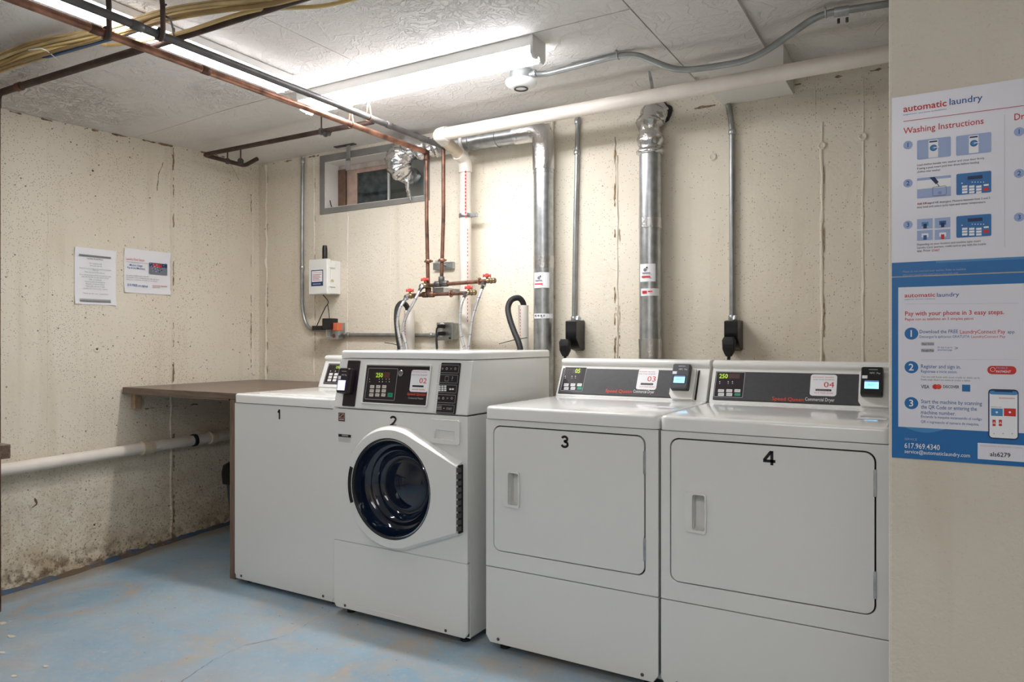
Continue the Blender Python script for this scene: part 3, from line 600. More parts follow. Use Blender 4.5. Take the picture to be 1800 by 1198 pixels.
# copper ceiling straps for both runs
for (y, xx, zz, nm) in ((1.335, XCU, ZCU, 'first'), (1.45, XG, ZG, 'second')):
    lab = 'dark metal hanger strap carrying the copper ceiling pipe at top left' if nm == 'first' else 'dark metal hanger strap carrying the grey ceiling pipe at top left'
    pth = [(xx + .004, y, ZC - .001), (xx + .015, y, zz + .09), (xx + .017, y, zz + .02)] + [(xx + .017 * math.cos(k), y, zz + .017 * math.sin(k)) for k in (0, -.8, -1.57, -2.4, -3.14, -3.9)] + [(xx + .006, y, zz + .02)]
    solo('pipe_hanger', tube(pth, lambda t_: .0048, 8, flat=2.0), M['iron_brown'], lab, 'pipe hanger', 'pipe hangers', smooth=True)
for (u, v, xx, zz, lab) in ((617, 200, XCU, ZCU, 'thin copper hanger on the copper ceiling pipe below the strip light'), (648, 190, XG, ZG, 'thin copper hanger on the grey ceiling pipe below the strip light')):
    y = WX(u, 215 if xx == XCU else 213, xx).y
    pth = [(xx + .002, y, ZC - .001), (xx + .004, y, zz + .06)] + [(xx + .0165 * math.cos(k), y, zz + .0165 * math.sin(k)) for k in (.6, 0, -.8, -1.57, -2.4, -3.14, -3.9)] + [(xx - .004, y, zz + .06), (xx - .012, y, ZC - .001)]
    solo('pipe_hanger', tube(pth, .003, 6), M['copper'], lab, 'pipe hanger', 'pipe hangers', smooth=True)
# dark pipe crossing the ceiling at top left, with its drop by the left edge
t = thing('ceiling_gas_line', (-3.545, 1.58, -.05), 'dark brown pipe crossing the ceiling at top left and dropping at the left edge', 'pipe')
obj('ceiling_run', tube(fillet([(-3.605, 1.60, 2.20), (-3.605, 1.60, 2.262), (-3.40, 1.607, 2.264), (-2.63, 1.64, 2.268), (-1.8, 1.662, 2.27), (-1.0, 1.68, 2.27), (.6, 1.70, 2.27)], .04, 5), .0145, 12), M['iron_brown'], t, smooth=60)
obj('drop', tube([(-3.605, 1.60, 2.20), (-3.605, 1.60, 1.2), (-3.60, 1.60, -.045)], .012, 12), M['copper_old'], t, smooth=60)
rings(t, [((-3.43, 1.607, 2.264), (1, 0, 0))], .018, M['copper_old'], 'fitting', .04)
# dark bent pipe near the corner
t = thing('corner_gas_line', (-3.4, 2.72, 2.2), 'dark pipe under the ceiling that bends back short of the corner', 'pipe')
A = [WZ(656, 214, 2.25), WZ(560, 232, 2.25), WZ(358, 272, 2.25), WZ(430, 291, 2.25), WZ(452, 279, 2.275)]
obj('pipe_run', tube(fillet(A, .03, 4), .0125, 10), M['iron_brown'], t, smooth=60)
for (u, v) in ((565, 231), (400, 283), (423, 283)):
    c = WZ(u, v, 2.25); obj('clamp', lathe(c - Vector((.008, 0, 0)), (1, 0, 0), [(.017, 0), (.019, .003), (.019, .013), (.017, .016)], 10), M['iron'], t, smooth=True)
    obj('clamp_stem', cyl((c.x, c.y, 2.25 + .012), (c.x, c.y, ceil_z(c.x, c.y)), .004, 8), M['iron_brown'], t)
c = WZ(579, 235, 2.24); obj('gas_cock', lathe(c, (0, -1, -.2), [(.012, 0), (.012, .02), (.018, .024), (.018, .03), (.007, .03), (.007, .045)], 10), M['iron'], t, smooth=True)
c = WZ(573, 232, 2.25); obj('gas_cock', lathe(c - Vector((.02, 0, 0)), (1, 0, 0), [(.014, 0), (.02, .006), (.02, .02), (.013, .03), (.013, .05)], 8), M['iron'], t, smooth=True)
obj('loose_wire', tube(smooth_path([WZ(405, 288, 2.24), WY(412, 300, 3.0), WY(420, 316, 3.02)], 6), .002, 5), M['galv'], t)
# cables
cab = ([('cable_tan', 0), ('cable_brown', 1), ('cable_tan', 2), ('cable_brown', 3), ('cable_tan', 4), ('cable_yellow', 5), ('cable_tan', 6), ('cable_yellow', 7), ('cable_brown', 8), ('cable_tan', 9), ('cable_tan', 10)])
desc = {'cable_tan': 'tan', 'cable_brown': 'brown', 'cable_yellow': 'pale yellow'}
ORD = ['topmost', 'second', 'third', 'fourth', 'fifth', 'sixth', 'seventh', 'eighth', 'ninth', 'tenth', 'lowest']
for mn, i in cab:
    o1 = (i % 4) * 5.0; s = i * 3.1
    pts = [(-60, 122 + s * .9), (0, 96 + s), (60, 74 + s * 1.05 - 3 * (i % 2)), (150, 56 + s * .75 + 3 * (i % 3 == 1)), (230, 36 + s * .62), (300, 16 + s * .6), (380, 4 + s * .55), (470, -4 + s * .45 - 5 * (i % 2)), (560, -26 + s * .5), (700, -48 + s * .5)]
    P = []
    for k, (u, v) in enumerate(pts): P.append(WZ(u, v, 2.300 - .009 * (i % 3) - .014 * math.sin(k * 1.1 + i * .3) ** 2 - (.02 if i > 6 else 0)))
    P.insert(0, Vector((XL + .02, P[0].y + .05 + .004 * i, P[0].z - .02)))
    solo('ceiling_cable', tube(smooth_path(P, 8), .0062 if i % 3 else .0078, 7), M[mn], '%s sheathed cable, %s counting down the ceiling bundle at top left' % (desc[mn], ORD[i]), 'cable', 'ceiling cable bundle', smooth=True)
P = [WZ(u, v, 2.262) for u, v in ((62, 105), (90, 98), (150, 80), (215, 62), (262, 47), (300, 35))]
solo('ceiling_cable', tube(smooth_path(P, 8), lambda t_: .002 + .0075 * math.sin(math.pi * min(1, t_ * 1.1 + .02)) , 8, flat=.8), M['cable_blue'], 'blue cable at the lower edge of the ceiling cable bundle', 'cable', smooth=True)
P = [WZ(u, v, 2.268) for u, v in ((178, 78), (200, 79), (270, 68), (330, 54), (400, 31), (455, 17), (505, 14), (570, 10), (640, -6))]
solo('ceiling_cable', tube(smooth_path(P, 8), .007, 8), M['cable_yellow'], 'loose yellow cable hanging just below the ceiling cable bundle', 'cable', smooth=True)
P = [WZ(292, 8, 2.30), WZ(284, 14, 2.25), WZ(288, 26, 2.235), WZ(300, 36, 2.235), WZ(306, 62, 2.26), WZ(306, 50, 2.32)]
solo('cable_tie', tube(smooth_path(P, 6), .0035, 6), M['blackrub'], 'black tie looped round the ceiling cable bundle', 'cable tie', smooth=True)
P = [WZ(50, 88, 2.25), WZ(75, 86, 2.245), WZ(92, 97, 2.25), WZ(110, 113, 2.27)]
solo('cable_tie', tube(smooth_path(P, 6), .002, 6), M['plastic_w'], 'thin white tie hanging from the ceiling cable bundle', 'cable tie', smooth=True)

# ================================================================== BACK WALL PIPEWORK
RP = .0305
t = thing('painted_drain_pipe', (-1.3, 2.95, 1.0), 'fat cream plastic drain pipe along the top of the back wall', 'pipe')
XE = -2.168; YP = 2.945; ZP = 2.200
obj('horizontal_run', tube([(XE + .03, YP, ZP), (-1.5, YP, ZP + .001), (-.6, YP, ZP + .002), (.9, YP, ZP + .004)], RP, 20), M['pvc_paint'], t, smooth=60)
obj('elbow', tube(fillet([(XE + .055, YP, ZP), (XE, YP, ZP), (XE, YP + .055, ZP - .012)], .045, 8), RP + .006, 20), M['pvc'], t, smooth=60)
obj('stub', tube([(XE, YP + .05, ZP - .012), (XE, 3.15, ZP - .060)], RP, 20), M['pvc_old'], t, smooth=60)
obj('elbow', tube(fillet([(XE, 3.12, ZP - .052), (XE, 3.185, ZP - .068), (XE, 3.19, ZP - .14)], .05, 8), RP + .006, 20), M['pvc'], t, smooth=60)
obj('drop', tube([(XE, 3.19, ZP - .12), (XE, 3.19, 1.5), (XE, 3.19, .95), (XE, 3.19, .01)], RP, 20), M['pvc'], t, smooth=60)
p = Print((XE, 3.19 - RP - .001, 0), (1, 0, 0), (0, 0, 1))
for k in range(14):
    v = 300 + k * 6; p.rect(817.2, v, 819.6, v + 4, M['ink_red'], 0)
for k in range(26):
    if k % 9 == 8: continue
    v = 402 + k * 6.4; p.rect(821.4, v, 822.6, v + 3.4, M['ink_red'], 0)
p.build(t)
zc = WY(820, 379, 3.19).z
obj('clamp', lathe((XE, 3.19, zc - .011), (0, 0, 1), [(RP + .004, 0), (RP + .006, .004), (RP + .006, .018), (RP + .004, .022)], 20), M['galv'], t, smooth=True)
obj('clamp_ear', B((XE + RP, XE + RP + .045, 3.18, 3.2, zc - .01, zc + .01)), M['galv'], t, bevel=.002)
# strap hook from the ceiling beside the taped duct
P = [WY(1141, 124, 3.0), WY(1143, 134, 3.0), WY(1146, 150, 2.96), WY(1148, 180, 3.0)]
solo('pipe_hanger', tube(P, lambda q: .004 if q < .3 else .007, 8, flat=.35), M['galv'], 'grey metal strap from the ceiling over the drain pipe above the taped duct', 'pipe hanger', 'pipe hangers')
# vent ducts
def wrinkle(bm, amp, sc_, axis=None):
    for v in bm.verts:
        n_ = noise.noise_vector(v.co * sc_); v.co += n_ * amp
    return bm
RD = .051
def duct_label(t, u0, v0, u1, v1, Xd, mats_, txt=None):
    """sticker wrapped on the duct front"""
    a = WY(u0, v0, 3.2 - RD); b = WY(u1, v1, 3.2 - RD); bm = bmesh.new(); n = 8; prev = None
    a0 = math.asin(max(-1, min(1, (a.x - Xd) / RD))); a1 = math.asin(max(-1, min(1, (b.x - Xd) / RD)))
    for i in range(n + 1):
        an = a0 + (a1 - a0) * i / n; x = Xd + (RD + .0015) * math.sin(an); y = 3.2 - (RD + .0015) * math.cos(an)
        cur = [bm.verts.new((x, y, b.z)), bm.verts.new((x, y, a.z))]
        if prev: bm.faces.new((prev[0], cur[0], cur[1], prev[1]))
        prev = cur
    return obj('sticker', bm, mats_, t)
XD1 = WY(955.5, 400, 3.2).x; XD2 = WY(1143, 400, 3.2).x; ZD = 2.222
t = thing('left_vent_duct', (XD1, 3.2, 0), 'shiny round metal duct that rises behind the dryers and elbows left', 'duct')
obj('riser', tube([(XD1, 3.2, .05), (XD1, 3.2, 1.0), (XD1, 3.2, 2.03)], RD, 28), M['galv'], t, smooth=60)
bm = tube(fillet([(XD1, 3.2, 2.02), (XD1, 3.2, ZD), (XD1 - .16, 3.2, ZD)], .10, 14), lambda q: RD + .004 + .001 * math.sin(q * 40), 28); wrinkle(bm, .003, 40)
obj('taped_elbow', bm, M['tape'], t, smooth=True)
obj('top_run', tube([(XD1 - .15, 3.2, ZD), (XD1 - .55, 3.2, ZD + .004), (-2.33, 3.2, ZD + .004)], RD - .003, 28), M['galv'], t, smooth=60)
rings(t, [((XD1, 3.2, 2.005), (0, 0, 1))], RD + .003, M['galv'], 'seam_ring', .012)
rings(t, [((XD1 - .27, 3.2, ZD), (1, 0, 0)), ((WY(828, 246, 3.2).x, 3.2, ZD), (1, 0, 0))], RD + .002, M['galv'], 'seam_ring', .010)
obj('white_collar', lathe((WY(818, 246, 3.2).x - .01, 3.2, ZD + .003), (1, 0, 0), [(RD + .002, 0), (RD + .004, .004), (RD + .004, .014), (RD + .002, .018)], 28), M['plastic_w'], t, smooth=True)
s = duct_label(t, 938, 479, 961, 505, XD1, M['paper']); s['label'] = 'white paper warning sticker'
pr = Print((XD1, 3.2 - RD - .0022, 0), (1, 0, 0), (0, 0, 1)); pr.disc(947, 488, .008, M['ink_grey'], 0, 14); pr.disc(950, 485, .004, M['ink'], 1, 10); pr.rect(941, 492, 953, 494, M['ink_grey'], 0); pr.rect(940, 498, 954, 500, M['ink_red'], 0); pr.build(t)
duct_label(t, 938, 551, 965, 559, XD1, M['paper'])
pr = Print((XD1, 3.2 - RD - .0022, 0), (1, 0, 0), (0, 0, 1)); [pr.rect(940 + k * 5, 553, 943 + k * 5, 556, M['ink_grey'], 0) for k in range(4)]; pr.build(t)
bm = cyl((XD1, 3.2, 1.42 + .105), (XD1, 3.2, 1.42 + .165), RD + .0015, 28); wrinkle(bm, .001, 60); obj('tape_band', bm, M['tape'], t, smooth=60)
# foil flex from the duct to the window panel
pth = smooth_path([(-2.34, 3.2, ZD + .003), (-2.44, 3.19, ZD + .005), WY(712, 262, 3.17), WY(701, 282, 3.15), WY(704, 300, 3.17), WY(716, 308, 3.24), WY(726, 312, 3.375)], 12)
bm = tube(pth, lambda q: .046 + .026 * math.sin(min(1, q * 1.15) * math.pi) ** 2 + .004 * math.sin(q * 75), 26, jit=.06); wrinkle(bm, .012, 20); wrinkle(bm, .003, 70)
solo('foil_duct', bm, M['foil'], 'crumpled silver foil duct bulging in front of the small window', 'duct', smooth=70)
bm = tube(smooth_path([WY(716, 318, 3.2), WY(717, 332, 3.22), WY(720, 344, 3.25), WY(722, 352, 3.262)], 6), lambda q: .016 - .009 * q, 9, jit=.25)
solo('foil_strip', bm, M['foil'], 'twisted strip of foil tape hanging below the foil duct', 'tape', smooth=70)
t = thing('right_vent_duct', (XD2, 3.2, 0), 'shiny straight metal duct with foil-taped top between the two right conduits', 'duct')
obj('riser', tube([(XD2, 3.2, .05), (XD2, 3.2, 1.0), (XD2, 3.2, WY(1143, 258, 3.2).z)], RD, 28), M['galv'], t, smooth=60)
z1 = WY(1143, 268, 3.2).z; zt = WY(1143, 197, 3.2).z
bm = tube(smooth_path([(XD2, 3.2, z1 - .01), (XD2, 3.2, z1 + .04), (XD2 - .002, 3.2, zt - .06), (XD2 + .004, 3.215, zt - .02), (XD2 + .012, 3.262, zt + .005)], 8), lambda q: RD + .005 + .007 * math.sin(q * 26), 26, jit=.05); wrinkle(bm, .005, 36); wrinkle(bm, .003, 90)
obj('taped_elbow', bm, M['foil'], t, smooth=70)
bm = bmesh.new(); bmesh.ops.create_icosphere(bm, subdivisions=3, radius=.050, matrix=Matrix.Translation((XD2 + .036, 3.262, zt + .005)) @ Matrix.Diagonal((1, .35, 1.1, 1))); wrinkle(bm, .012, 30)
obj('black_sealant', bm, M['blackrub'], t, smooth=True)
bm = cyl((XD2, 3.2, WY(1143, 402, 3.2).z), (XD2, 3.2, WY(1143, 384, 3.2).z), RD + .002, 28); wrinkle(bm, .0015, 60); obj('tape_band', bm, M['tape'], t, smooth=60)
zz = WY(1143, 610, 3.2).z; bm = tube([(XD2, 3.2, zz - .05), (XD2, 3.2, zz - .01), (XD2, 3.2, zz + .02), (XD2, 3.2, zz + .04)], RD + .003, 26, jit=.03); wrinkle(bm, .005, 50); obj('tape_band', bm, M['tape'], t, smooth=70)
duct_label(t, 1124, 464, 1150, 494, XD2, M['paper'])
pr = Print((XD2, 3.2 - RD - .0022, 0), (1, 0, 0), (0, 0, 1)); pr.disc(1134, 474, .008, M['ink_grey'], 0, 14); pr.disc(1137, 470, .004, M['ink'], 1, 10); pr.rect(1129, 479, 1143, 481, M['ink_grey'], 0); pr.rect(1128, 485, 1143, 488, M['ink_red'], 0)
pr.build(t)
duct_label(t, 1126, 507, 1154, 519, XD2, M['paper']); pr = Print((XD2, 3.2 - RD - .0022, 0), (1, 0, 0), (0, 0, 1)); pr.rect(1129, 511, 1137, 516, M['ink_red'], 0); pr.rect(1139, 511, 1147, 513, M['ink_red'], 0); pr.build(t)
# thin painted pipe just right of the left duct
xx = WY(970, 400, 3.25).x
t = thing('thin_wall_pipe', (xx, 3.25, .9), 'thin cream painted pipe tight behind the right side of the left duct', 'pipe')
obj('tube', cyl((xx, 3.253, .01), (xx, 3.253, 2.28), .008, 10), M['pvc_paint'], t, smooth=True)
obj('clamp', cyl((xx, 3.253, WY(970, 524, 3.25).z), (xx, 3.253, WY(970, 519, 3.25).z), .013, 12), M['brass'], t, smooth=True)

# conduits on the back wall
def conduit(name, pts, label, r=.0115, cl=(), parts=()):
    t = thing(name, Vector(pts[-1]), label, 'conduit'); obj('tube', tube(fillet(pts, .12, 8), r, 12), M['emt'], t, smooth=60)
    for c, d in cl: rings(t, [(c, d)], r + .004, M['galv'], 'coupling', .022)
    return t
YC = 3.253
conduit('left_wall_conduit', [WY(532, 276, YC), WY(531, 400, YC), WY(531, 545, YC), (WY(540, 572, YC).x, YC, WY(540, 578, YC).z), WY(577, 580, YC)], 'grey conduit down the wall left of the white box, curving to the outlet box', cl=((WY(531, 470, YC), (0, 0, 1)), (WY(532, 284, YC), (0, 0, 1))))
conduit('linking_conduit', [WY(606, 588, YC), WY(680, 588.5, YC), WY(767, 589, YC)], 'short level grey conduit joining the two outlet boxes behind washer 2', cl=((WY(612, 588, YC), (1, 0, 0)), (WY(758, 589, YC), (1, 0, 0))))
conduit('middle_wall_conduit', [WY(1016, 206, YC), WY(1014, 290, YC), WY(1011, 420, YC), WY(1009, 566, YC)], 'vertical grey conduit between the two metal ducts', cl=((WY(1015, 214, YC), (0, 0, 1)), (WY(1014, 268, YC), (0, 0, 1)), (WY(1009, 560, YC), (0, 0, 1))))
conduit('right_wall_conduit', [WY(1280, 184, YC), WY(1284, 205, YC), WY(1287, 228, YC), WY(1287, 400, YC), WY(1287, 565, YC)], 'vertical grey conduit at far right with a kinked top under the white block', r=.0125, cl=((WY(1287, 232, YC), (0, 0, 1)), (WY(1287, 558, YC), (0, 0, 1))))

# receptacles with dryer plugs
def dryer_plug(u0, u1, lab1, lab2, off):
    a = WY(u0, 565, 3.2); b = WY(u1, 565, 3.2); cx = (a.x + b.x) / 2; r = (b.x - a.x) / 2
    zt_ = WY(u0, 564, 3.2).z; zm = WY(u0, 596, 3.2).z; zb = WY(u0, 616, 3.2).z
    t = thing('power_receptacle', (cx, 3.22, zb), lab1, 'power outlet', 'dryer power outlets')
    obj('body', prismX([(3.165, zm + .005), (3.165, zt_), (3.205, zt_ + .004), (3.268, zt_ + .004), (3.268, zb + .008), (3.255, zb), (3.21, zb + .01)], cx - r, cx + r), M['black'], t, bevel=.004)
    obj('neck', cyl((cx, YC - .01, zt_), (cx, YC, zt_ + .018), .016, 12), M['galv'], t, smooth=True)
    z2 = WY(u0, 626, 3.16).z; px = cx + off
    t = thing('dryer_plug', (px, 3.15, z2 - .1), lab2, 'plug', 'dryer plugs')
    bm = loft([[(px + x, 3.150 + y, z) for x, y in rr_loop(-w_, w_, -d_, d_, .006)] for z, w_, d_ in ((z2, .012, .010), (z2 + .012, .018, .013), (z2 + .03, .025, .016), (z2 + .07, .027, .017), (z2 + .084, .020, .014))])
    obj('plug_body', bm, M['blackrub'], t, smooth=40)
    for k in range(3): obj('grip_rib', B((px - .020, px + .020, 3.131, 3.136, z2 + .030 + k * .009, z2 + .034 + k * .009)), M['black'], t)
    obj('cord', tube(smooth_path([(px, 3.150, z2 + .004), (px - .004, 3.152, z2 - .04), (px - .006, 3.12, z2 - .12), (px, 3.08, z2 - .25)], 6), .0072, 8), M['blackrub'], t, smooth=True)
dryer_plug(999, 1018, 'black power outlet block at the foot of the conduit between the ducts', 'black plug and cord under the conduit between the ducts', -.022)
dryer_plug(1276, 1300, 'black power outlet block at the foot of the far right conduit', 'black plug and cord under the far right conduit', -.004)

# white meter box with aerial
t = thing('transmitter_box', (-3.22, 3.2, 1.43), 'white plastic wall box with a black aerial and a printed label', 'control box')
X0, X1, Y0, Y1, Z0, Z1 = -3.297, -3.140, 3.15, YB - .001, 1.44, 1.655
obj('base', B((X0 + .006, X1 - .002, 3.185, Y1, Z0 + .004, Z1 - .008)), M['plastic_w'], t, bevel=.006)
obj('lid', B((X0, X1, Y0, 3.184, Z0, Z1)), M['plastic_w'], t, bevel=.008, seg=3)
for zz in (Z0 + .045, Z1 - .055): obj('latch', B((X1 - .002, X1 + .006, 3.165, 3.215, zz, zz + .03)), M['plastic_w'], t, bevel=.003)
a_ = WY(571, 434, 3.19); obj('aerial', lathe((a_.x, 3.19, Z1 - .004), (0, 0, 1), [(.016, 0), (.016, .006), (.0155, .07), (.013, .088), (.006, .090)], 18), M['black'], t, smooth=40)
pr = Print((0, Y0, 0), (1, 0, 0), (0, 0, 1)); pr.rect(547, 475, 568, 503, M['ink_navy'], 0, .002); pr.rect(548.3, 476.5, 566.7, 495.5, M['paper'], 1)
pr.text('automatic laundry', 550, 478.2, 566, 480.2, M['ink_red'], 2)
for k in range(5): pr.rect(550, 482.5 + k * 2.4, 565 - (k * 3) % 5, 483.4 + k * 2.4, M['ink_grey'] if k % 2 else M['ink_red'], 2)
pr.rect(550, 498.5, 564, 500, M['pale_blue'], 1); pr.build(t)
pr = Print((X1, 0, 0), (0, 1, 0), (0, 0, 1)); pr.disc(584, 494, .013, M['tan'], 1, 8); pr.build(t)
P = [(-3.215, 3.19, Z0 + .002), WY(577, 530, 3.2), WY(572, 540, 3.2), WY(566, 552, 3.2), WY(557, 572, 3.2)]
solo('cord', tube(smooth_path(P, 6), .0028, 6), M['blackrub'], 'thin black cord from the white box to the lower flat adapter', 'cord', smooth=True)
P = [WY(576, 534, 3.2), WY(578, 548, 3.18), WY(579, 559, 3.17)]
solo('cord', tube(smooth_path(P, 6), .0024, 6), M['blackrub'], 'thin black cord from the white box to the upright adapter', 'cord', smooth=True)
# outlet boxes
t = thing('outlet_box', (-3.12, 3.25, 1.17), 'grey metal outlet box with black adapters left of washer 2', 'outlet box', 'metal outlet boxes')
a_ = WY(577, 595, 3.22); b_ = WY(606, 567, 3.26)
obj('box', B((a_.x, b_.x - .004, 3.21, YB - .001, a_.z, b_.z)), M['galv'], t, bevel=.003)
obj('cover', B((a_.x + .03, a_.x + .036, 3.17, 3.208, a_.z + .012, b_.z + .004)), M['lampwhite'], t, bevel=.001)
obj('cover_plate', B((a_.x - .004, b_.x, 3.204, 3.21, a_.z - .003, b_.z + .003)), M['galv'], t, bevel=.001)
c = WY(586, 590, 3.2); obj('knockout', lathe((c.x, 3.204, c.z), (0, -1, 0), [(.012, 0), (.012, .002), (.008, .002), (.008, .001)], 14), M['copper'], t)
a_ = WY(585, 581, 3.17); b_ = WY(595, 567, 3.17); solo('orange_adapter', B((a_.x, b_.x, 3.16, 3.203, a_.z, b_.z)), M['orange'], 'small orange plug adapter on the left metal outlet box', 'adapter', bevel=.003)
a_ = WY(568, 579, 3.15); b_ = WY(583.5, 559, 3.15); solo('power_adapter', B((a_.x, b_.x, 3.14, 3.202, a_.z, b_.z)), M['black'], 'upright black power adapter beside the orange plug', 'adapter', bevel=.004)
a_ = WY(550, 580, 3.16); b_ = WY(567.5, 572, 3.16); solo('power_adapter', B((a_.x, b_.x, 3.15, 3.215, a_.z, b_.z)), M['black'], 'flat black power adapter left of the upright one', 'adapter', bevel=.004)
t = thing('outlet_box', (-2.34, 3.25, 1.15), 'grey metal outlet box with two black plugs behind washer 2', 'outlet box', 'metal outlet boxes')
a_ = WY(767, 598, 3.2); b_ = WY(794, 566, 3.2); obj('box', B((a_.x + .004, b_.x, 3.215, YB - .001, a_.z + .003, b_.z - .003)), M['galv'], t, bevel=.006)
obj('cover_plate', B((a_.x, b_.x + .004, 3.200, 3.214, a_.z, b_.z)), M['galv'], t, bevel=.004)
for v in (573, 586): c = WY(776, v, 3.195); obj('socket', lathe((c.x, 3.200, c.z), (0, -1, 0), [(.019, 0), (.019, .003), (.017, .004)], 20), M['plastic_w'], t, smooth=40)
for v in (791,): c = WY(v, 594, 3.2); obj('screw', lathe((c.x, 3.2, c.z), (0, -1, 0), [(.005, 0), (.005, .003)], 8), M['black'], t)
for v, l in ((573, 'upper black plug in the outlet box behind washer 2'), (586, 'lower black plug in the outlet box behind washer 2')):
    c = WY(774, v, 3.17); bm = loft([[(c.x + x, y, c.z + z) for x, z in rr_loop(-s_, s_, -s_ * .8, s_ * .8, .004)] for y, s_ in ((3.195, .013), (3.175, .014), (3.155, .009))])
    c2 = WY(768, v + 8, 3.14); tube(smooth_path([(c.x, 3.16, c.z), (c2.x, 3.135, c2.z), tuple(WY(767.5 + (v == 573), 612, 3.13)), tuple(WY(768, 640, 3.13))], 6), .0045, 8, bm)
    solo('plug', bm, M['blackrub'], l, 'plug', smooth=50)

# valves and hoses
def valve(u, v, hu, hv, Y, label, dirx):
    c = WY(u, v, Y); t = thing('shutoff_valve', (c.x, Y, c.z - .03), label, 'valve', 'shutoff valves')
    h = WY(hu, hv, Y)
    obj('body', lathe((c.x - .024 * dirx, Y, c.z), (dirx, 0, 0), [(.009, 0), (.014, .004), (.014, .014), (.011, .018), (.016, .026), (.011, .036), (.013, .040), (.013, .050)], 10), M['brass'], t, smooth=50)
    obj('stem', cyl((h.x, Y, c.z), (h.x, Y, h.z - .008), .005, 10), M['brass'], t)
    bm = bmesh.new()
    for k in range(2):
        a = .4 + k * math.pi / 2; d = Vector((math.cos(a), math.sin(a), 0)) * .020; c0 = Vector((h.x, Y, h.z)); tube([c0 - d, c0 - d * .3, c0 + d * .3, c0 + d], lambda q: .0085 if (q < .2 or q > .8) else .005, 8, bm)
    lathe((h.x, Y, h.z - .009), (0, 0, 1), [(.009, 0), (.010, .016), (.006, .019)], 12, bm)
    obj('handle', bm, M['valve_red'], t, smooth=60)['label'] = 'red wing handle'
    return t
VA = (747, 502); 
valve(747, 502, 747, 491, YRS - .02, 'valve with red handle at the left end of the upper copper bar', 1)
valve(722, 520, 720.5, 510, YRS - .01, 'valve with red handle at the left end of the lower copper bar', 1)
valve(830, 514, 824, 505, YRS - .01, 'valve with red handle at the right end of the lower copper bar', -1)
valve(864, 493, 856, 484, YRS - .01, 'valve with red handle at the right end of the upper copper bar', -1)
def hose(pts, nut, label, m=None):
    t = thing('supply_hose', Vector(pts[-1]), label, 'hose', 'braided supply hoses')
    sp = smooth_path(pts, 12)
    bm = tube(sp, lambda q: .0078 * (1 + .05 * math.sin(q * 260)), 10); obj('braid', bm, m or M['hose'], t, smooth=60)
    a = sp[0]; d = (sp[3] - sp[0]).normalized(); obj('nut', lathe(a - d * .012, d, [(.010, 0), (.0145, .003), (.0145, .016), (.010, .022), (.009, .04)], 6), M['chrome'], t, smooth=30)
    # printed ticks wrapped round the braid
    bm = bmesh.new()
    for k in range(10, len(sp) - 4, 9): d = (sp[k + 1] - sp[k]).normalized(); lathe(sp[k], (d + Vector((.3, 0, .25))).normalized(), [(.0084, 0), (.0084, .0018)], 8, bm)
    obj('ticks', bm, M['ink_navy'], t)
YH = 2.96
hose([WY(741, 504, 3.0), WY(728, 530, YH), WY(714, 556, YH), WY(708, 580, YH), WY(714, 607, YH), WY(718, 628, YH)], 0, 'braided hose from the upper left valve down behind washer 2')
hose([WY(714, 523, 3.0), WY(703, 542, YH), WY(698.5, 566, YH), WY(702, 592, YH), WY(706, 612, YH), WY(708, 630, YH)], 0, 'braided hose from the lower left valve, leftmost behind washer 2')
hose([WY(818, 517, 3.0), WY(811, 535, YH), WY(808.5, 560, YH), WY(811, 590, YH), WY(816, 612, YH), WY(817, 630, YH)], 0, 'braided hose from the lower right valve in front of the white drain pipe')
hose([WY(850, 500, 3.0), WY(840, 528, YH), WY(831, 556, YH), WY(827, 585, YH), WY(824, 612, YH), WY(824, 630, YH)], 0, 'braided hose from the upper right valve, rightmost behind washer 2')
# bracket at the lower bar
a_ = WY(805, 525, YB); b_ = WY(822, 503, YB); solo('bar_bracket', B((a_.x, b_.x, 3.045, YB - .001, a_.z + .02, b_.z - .02), (a_.x, a_.x + .008, 3.035, 3.05, a_.z, b_.z)), M['galv'], 'grey metal bracket holding the lower copper bar beside the drain pipe', 'bracket', bevel=.002)
def drainhose(pts, label):
    solo('drain_hose', tube(smooth_path(pts, 12), lambda q: .0145 * (1 + .03 * math.sin(q * 240)), 14), M['blackrub'], label, 'hose', 'black drain hoses', smooth=60)
def stand(u0, u1, v0, Y, label):
    a = WY(u0, v0, Y); b = WY(u1, v0, Y); r = (b.x - a.x) / 2; cx = (a.x + b.x) / 2
    t = thing('standpipe', (cx, Y, 0), label, 'pipe', 'drain standpipes'); obj('pipe', lathe((cx, Y, .01), (0, 0, 1), [(r, 0), (r, a.z - .012), (r * .85, a.z - .012), (r * .85, a.z - .1)], 20), M['pvc'], t, smooth=50)
    pr = Print((cx, Y - r - .001, 0), (1, 0, 0), (0, 0, 1)); [pr.mrect(-.004, a.z - .03 - k * .016, -.001, a.z - .022 - k * .016, M['ink_red'], 0) for k in range(12)]; pr.build(t)
stand(912, 928, 536, 3.16, 'open white standpipe with a black hose hooked in, right of the valves')
stand(712, 727, 545, 3.19, 'open white standpipe behind the left hoses')
drainhose([WY(919, 552, 3.16), WY(920, 534, 3.15), WY(912, 523.5, 3.13), WY(899, 527, 3.1), WY(893, 541, 3.08), WY(896, 560, 3.06), WY(904, 583, 3.04), WY(913, 606, 3.02), WY(919, 640, 3.0)], 'black drain hose looping into the right standpipe')
drainhose([WY(718, 560, 3.19), WY(716, 540, 3.18), WY(707, 532, 3.14), WY(699, 540, 3.10), WY(697, 558, 3.06), WY(699, 585, 3.03), WY(703, 612, 3.01), WY(705, 640, 3.0)], 'black drain hose looping behind the two left braided hoses')
def tie(p, q, label): solo('cable_tie', tube([p, (Vector(p) + Vector(q)) / 2 + Vector((0, 0, .003)), q], .0022, 6), M['blackrub'], label, 'cable tie')
tie(WY(877, 604, 3.0), WY(927, 593, 3.08), 'black cable tie sticking out left of the right drain hose')
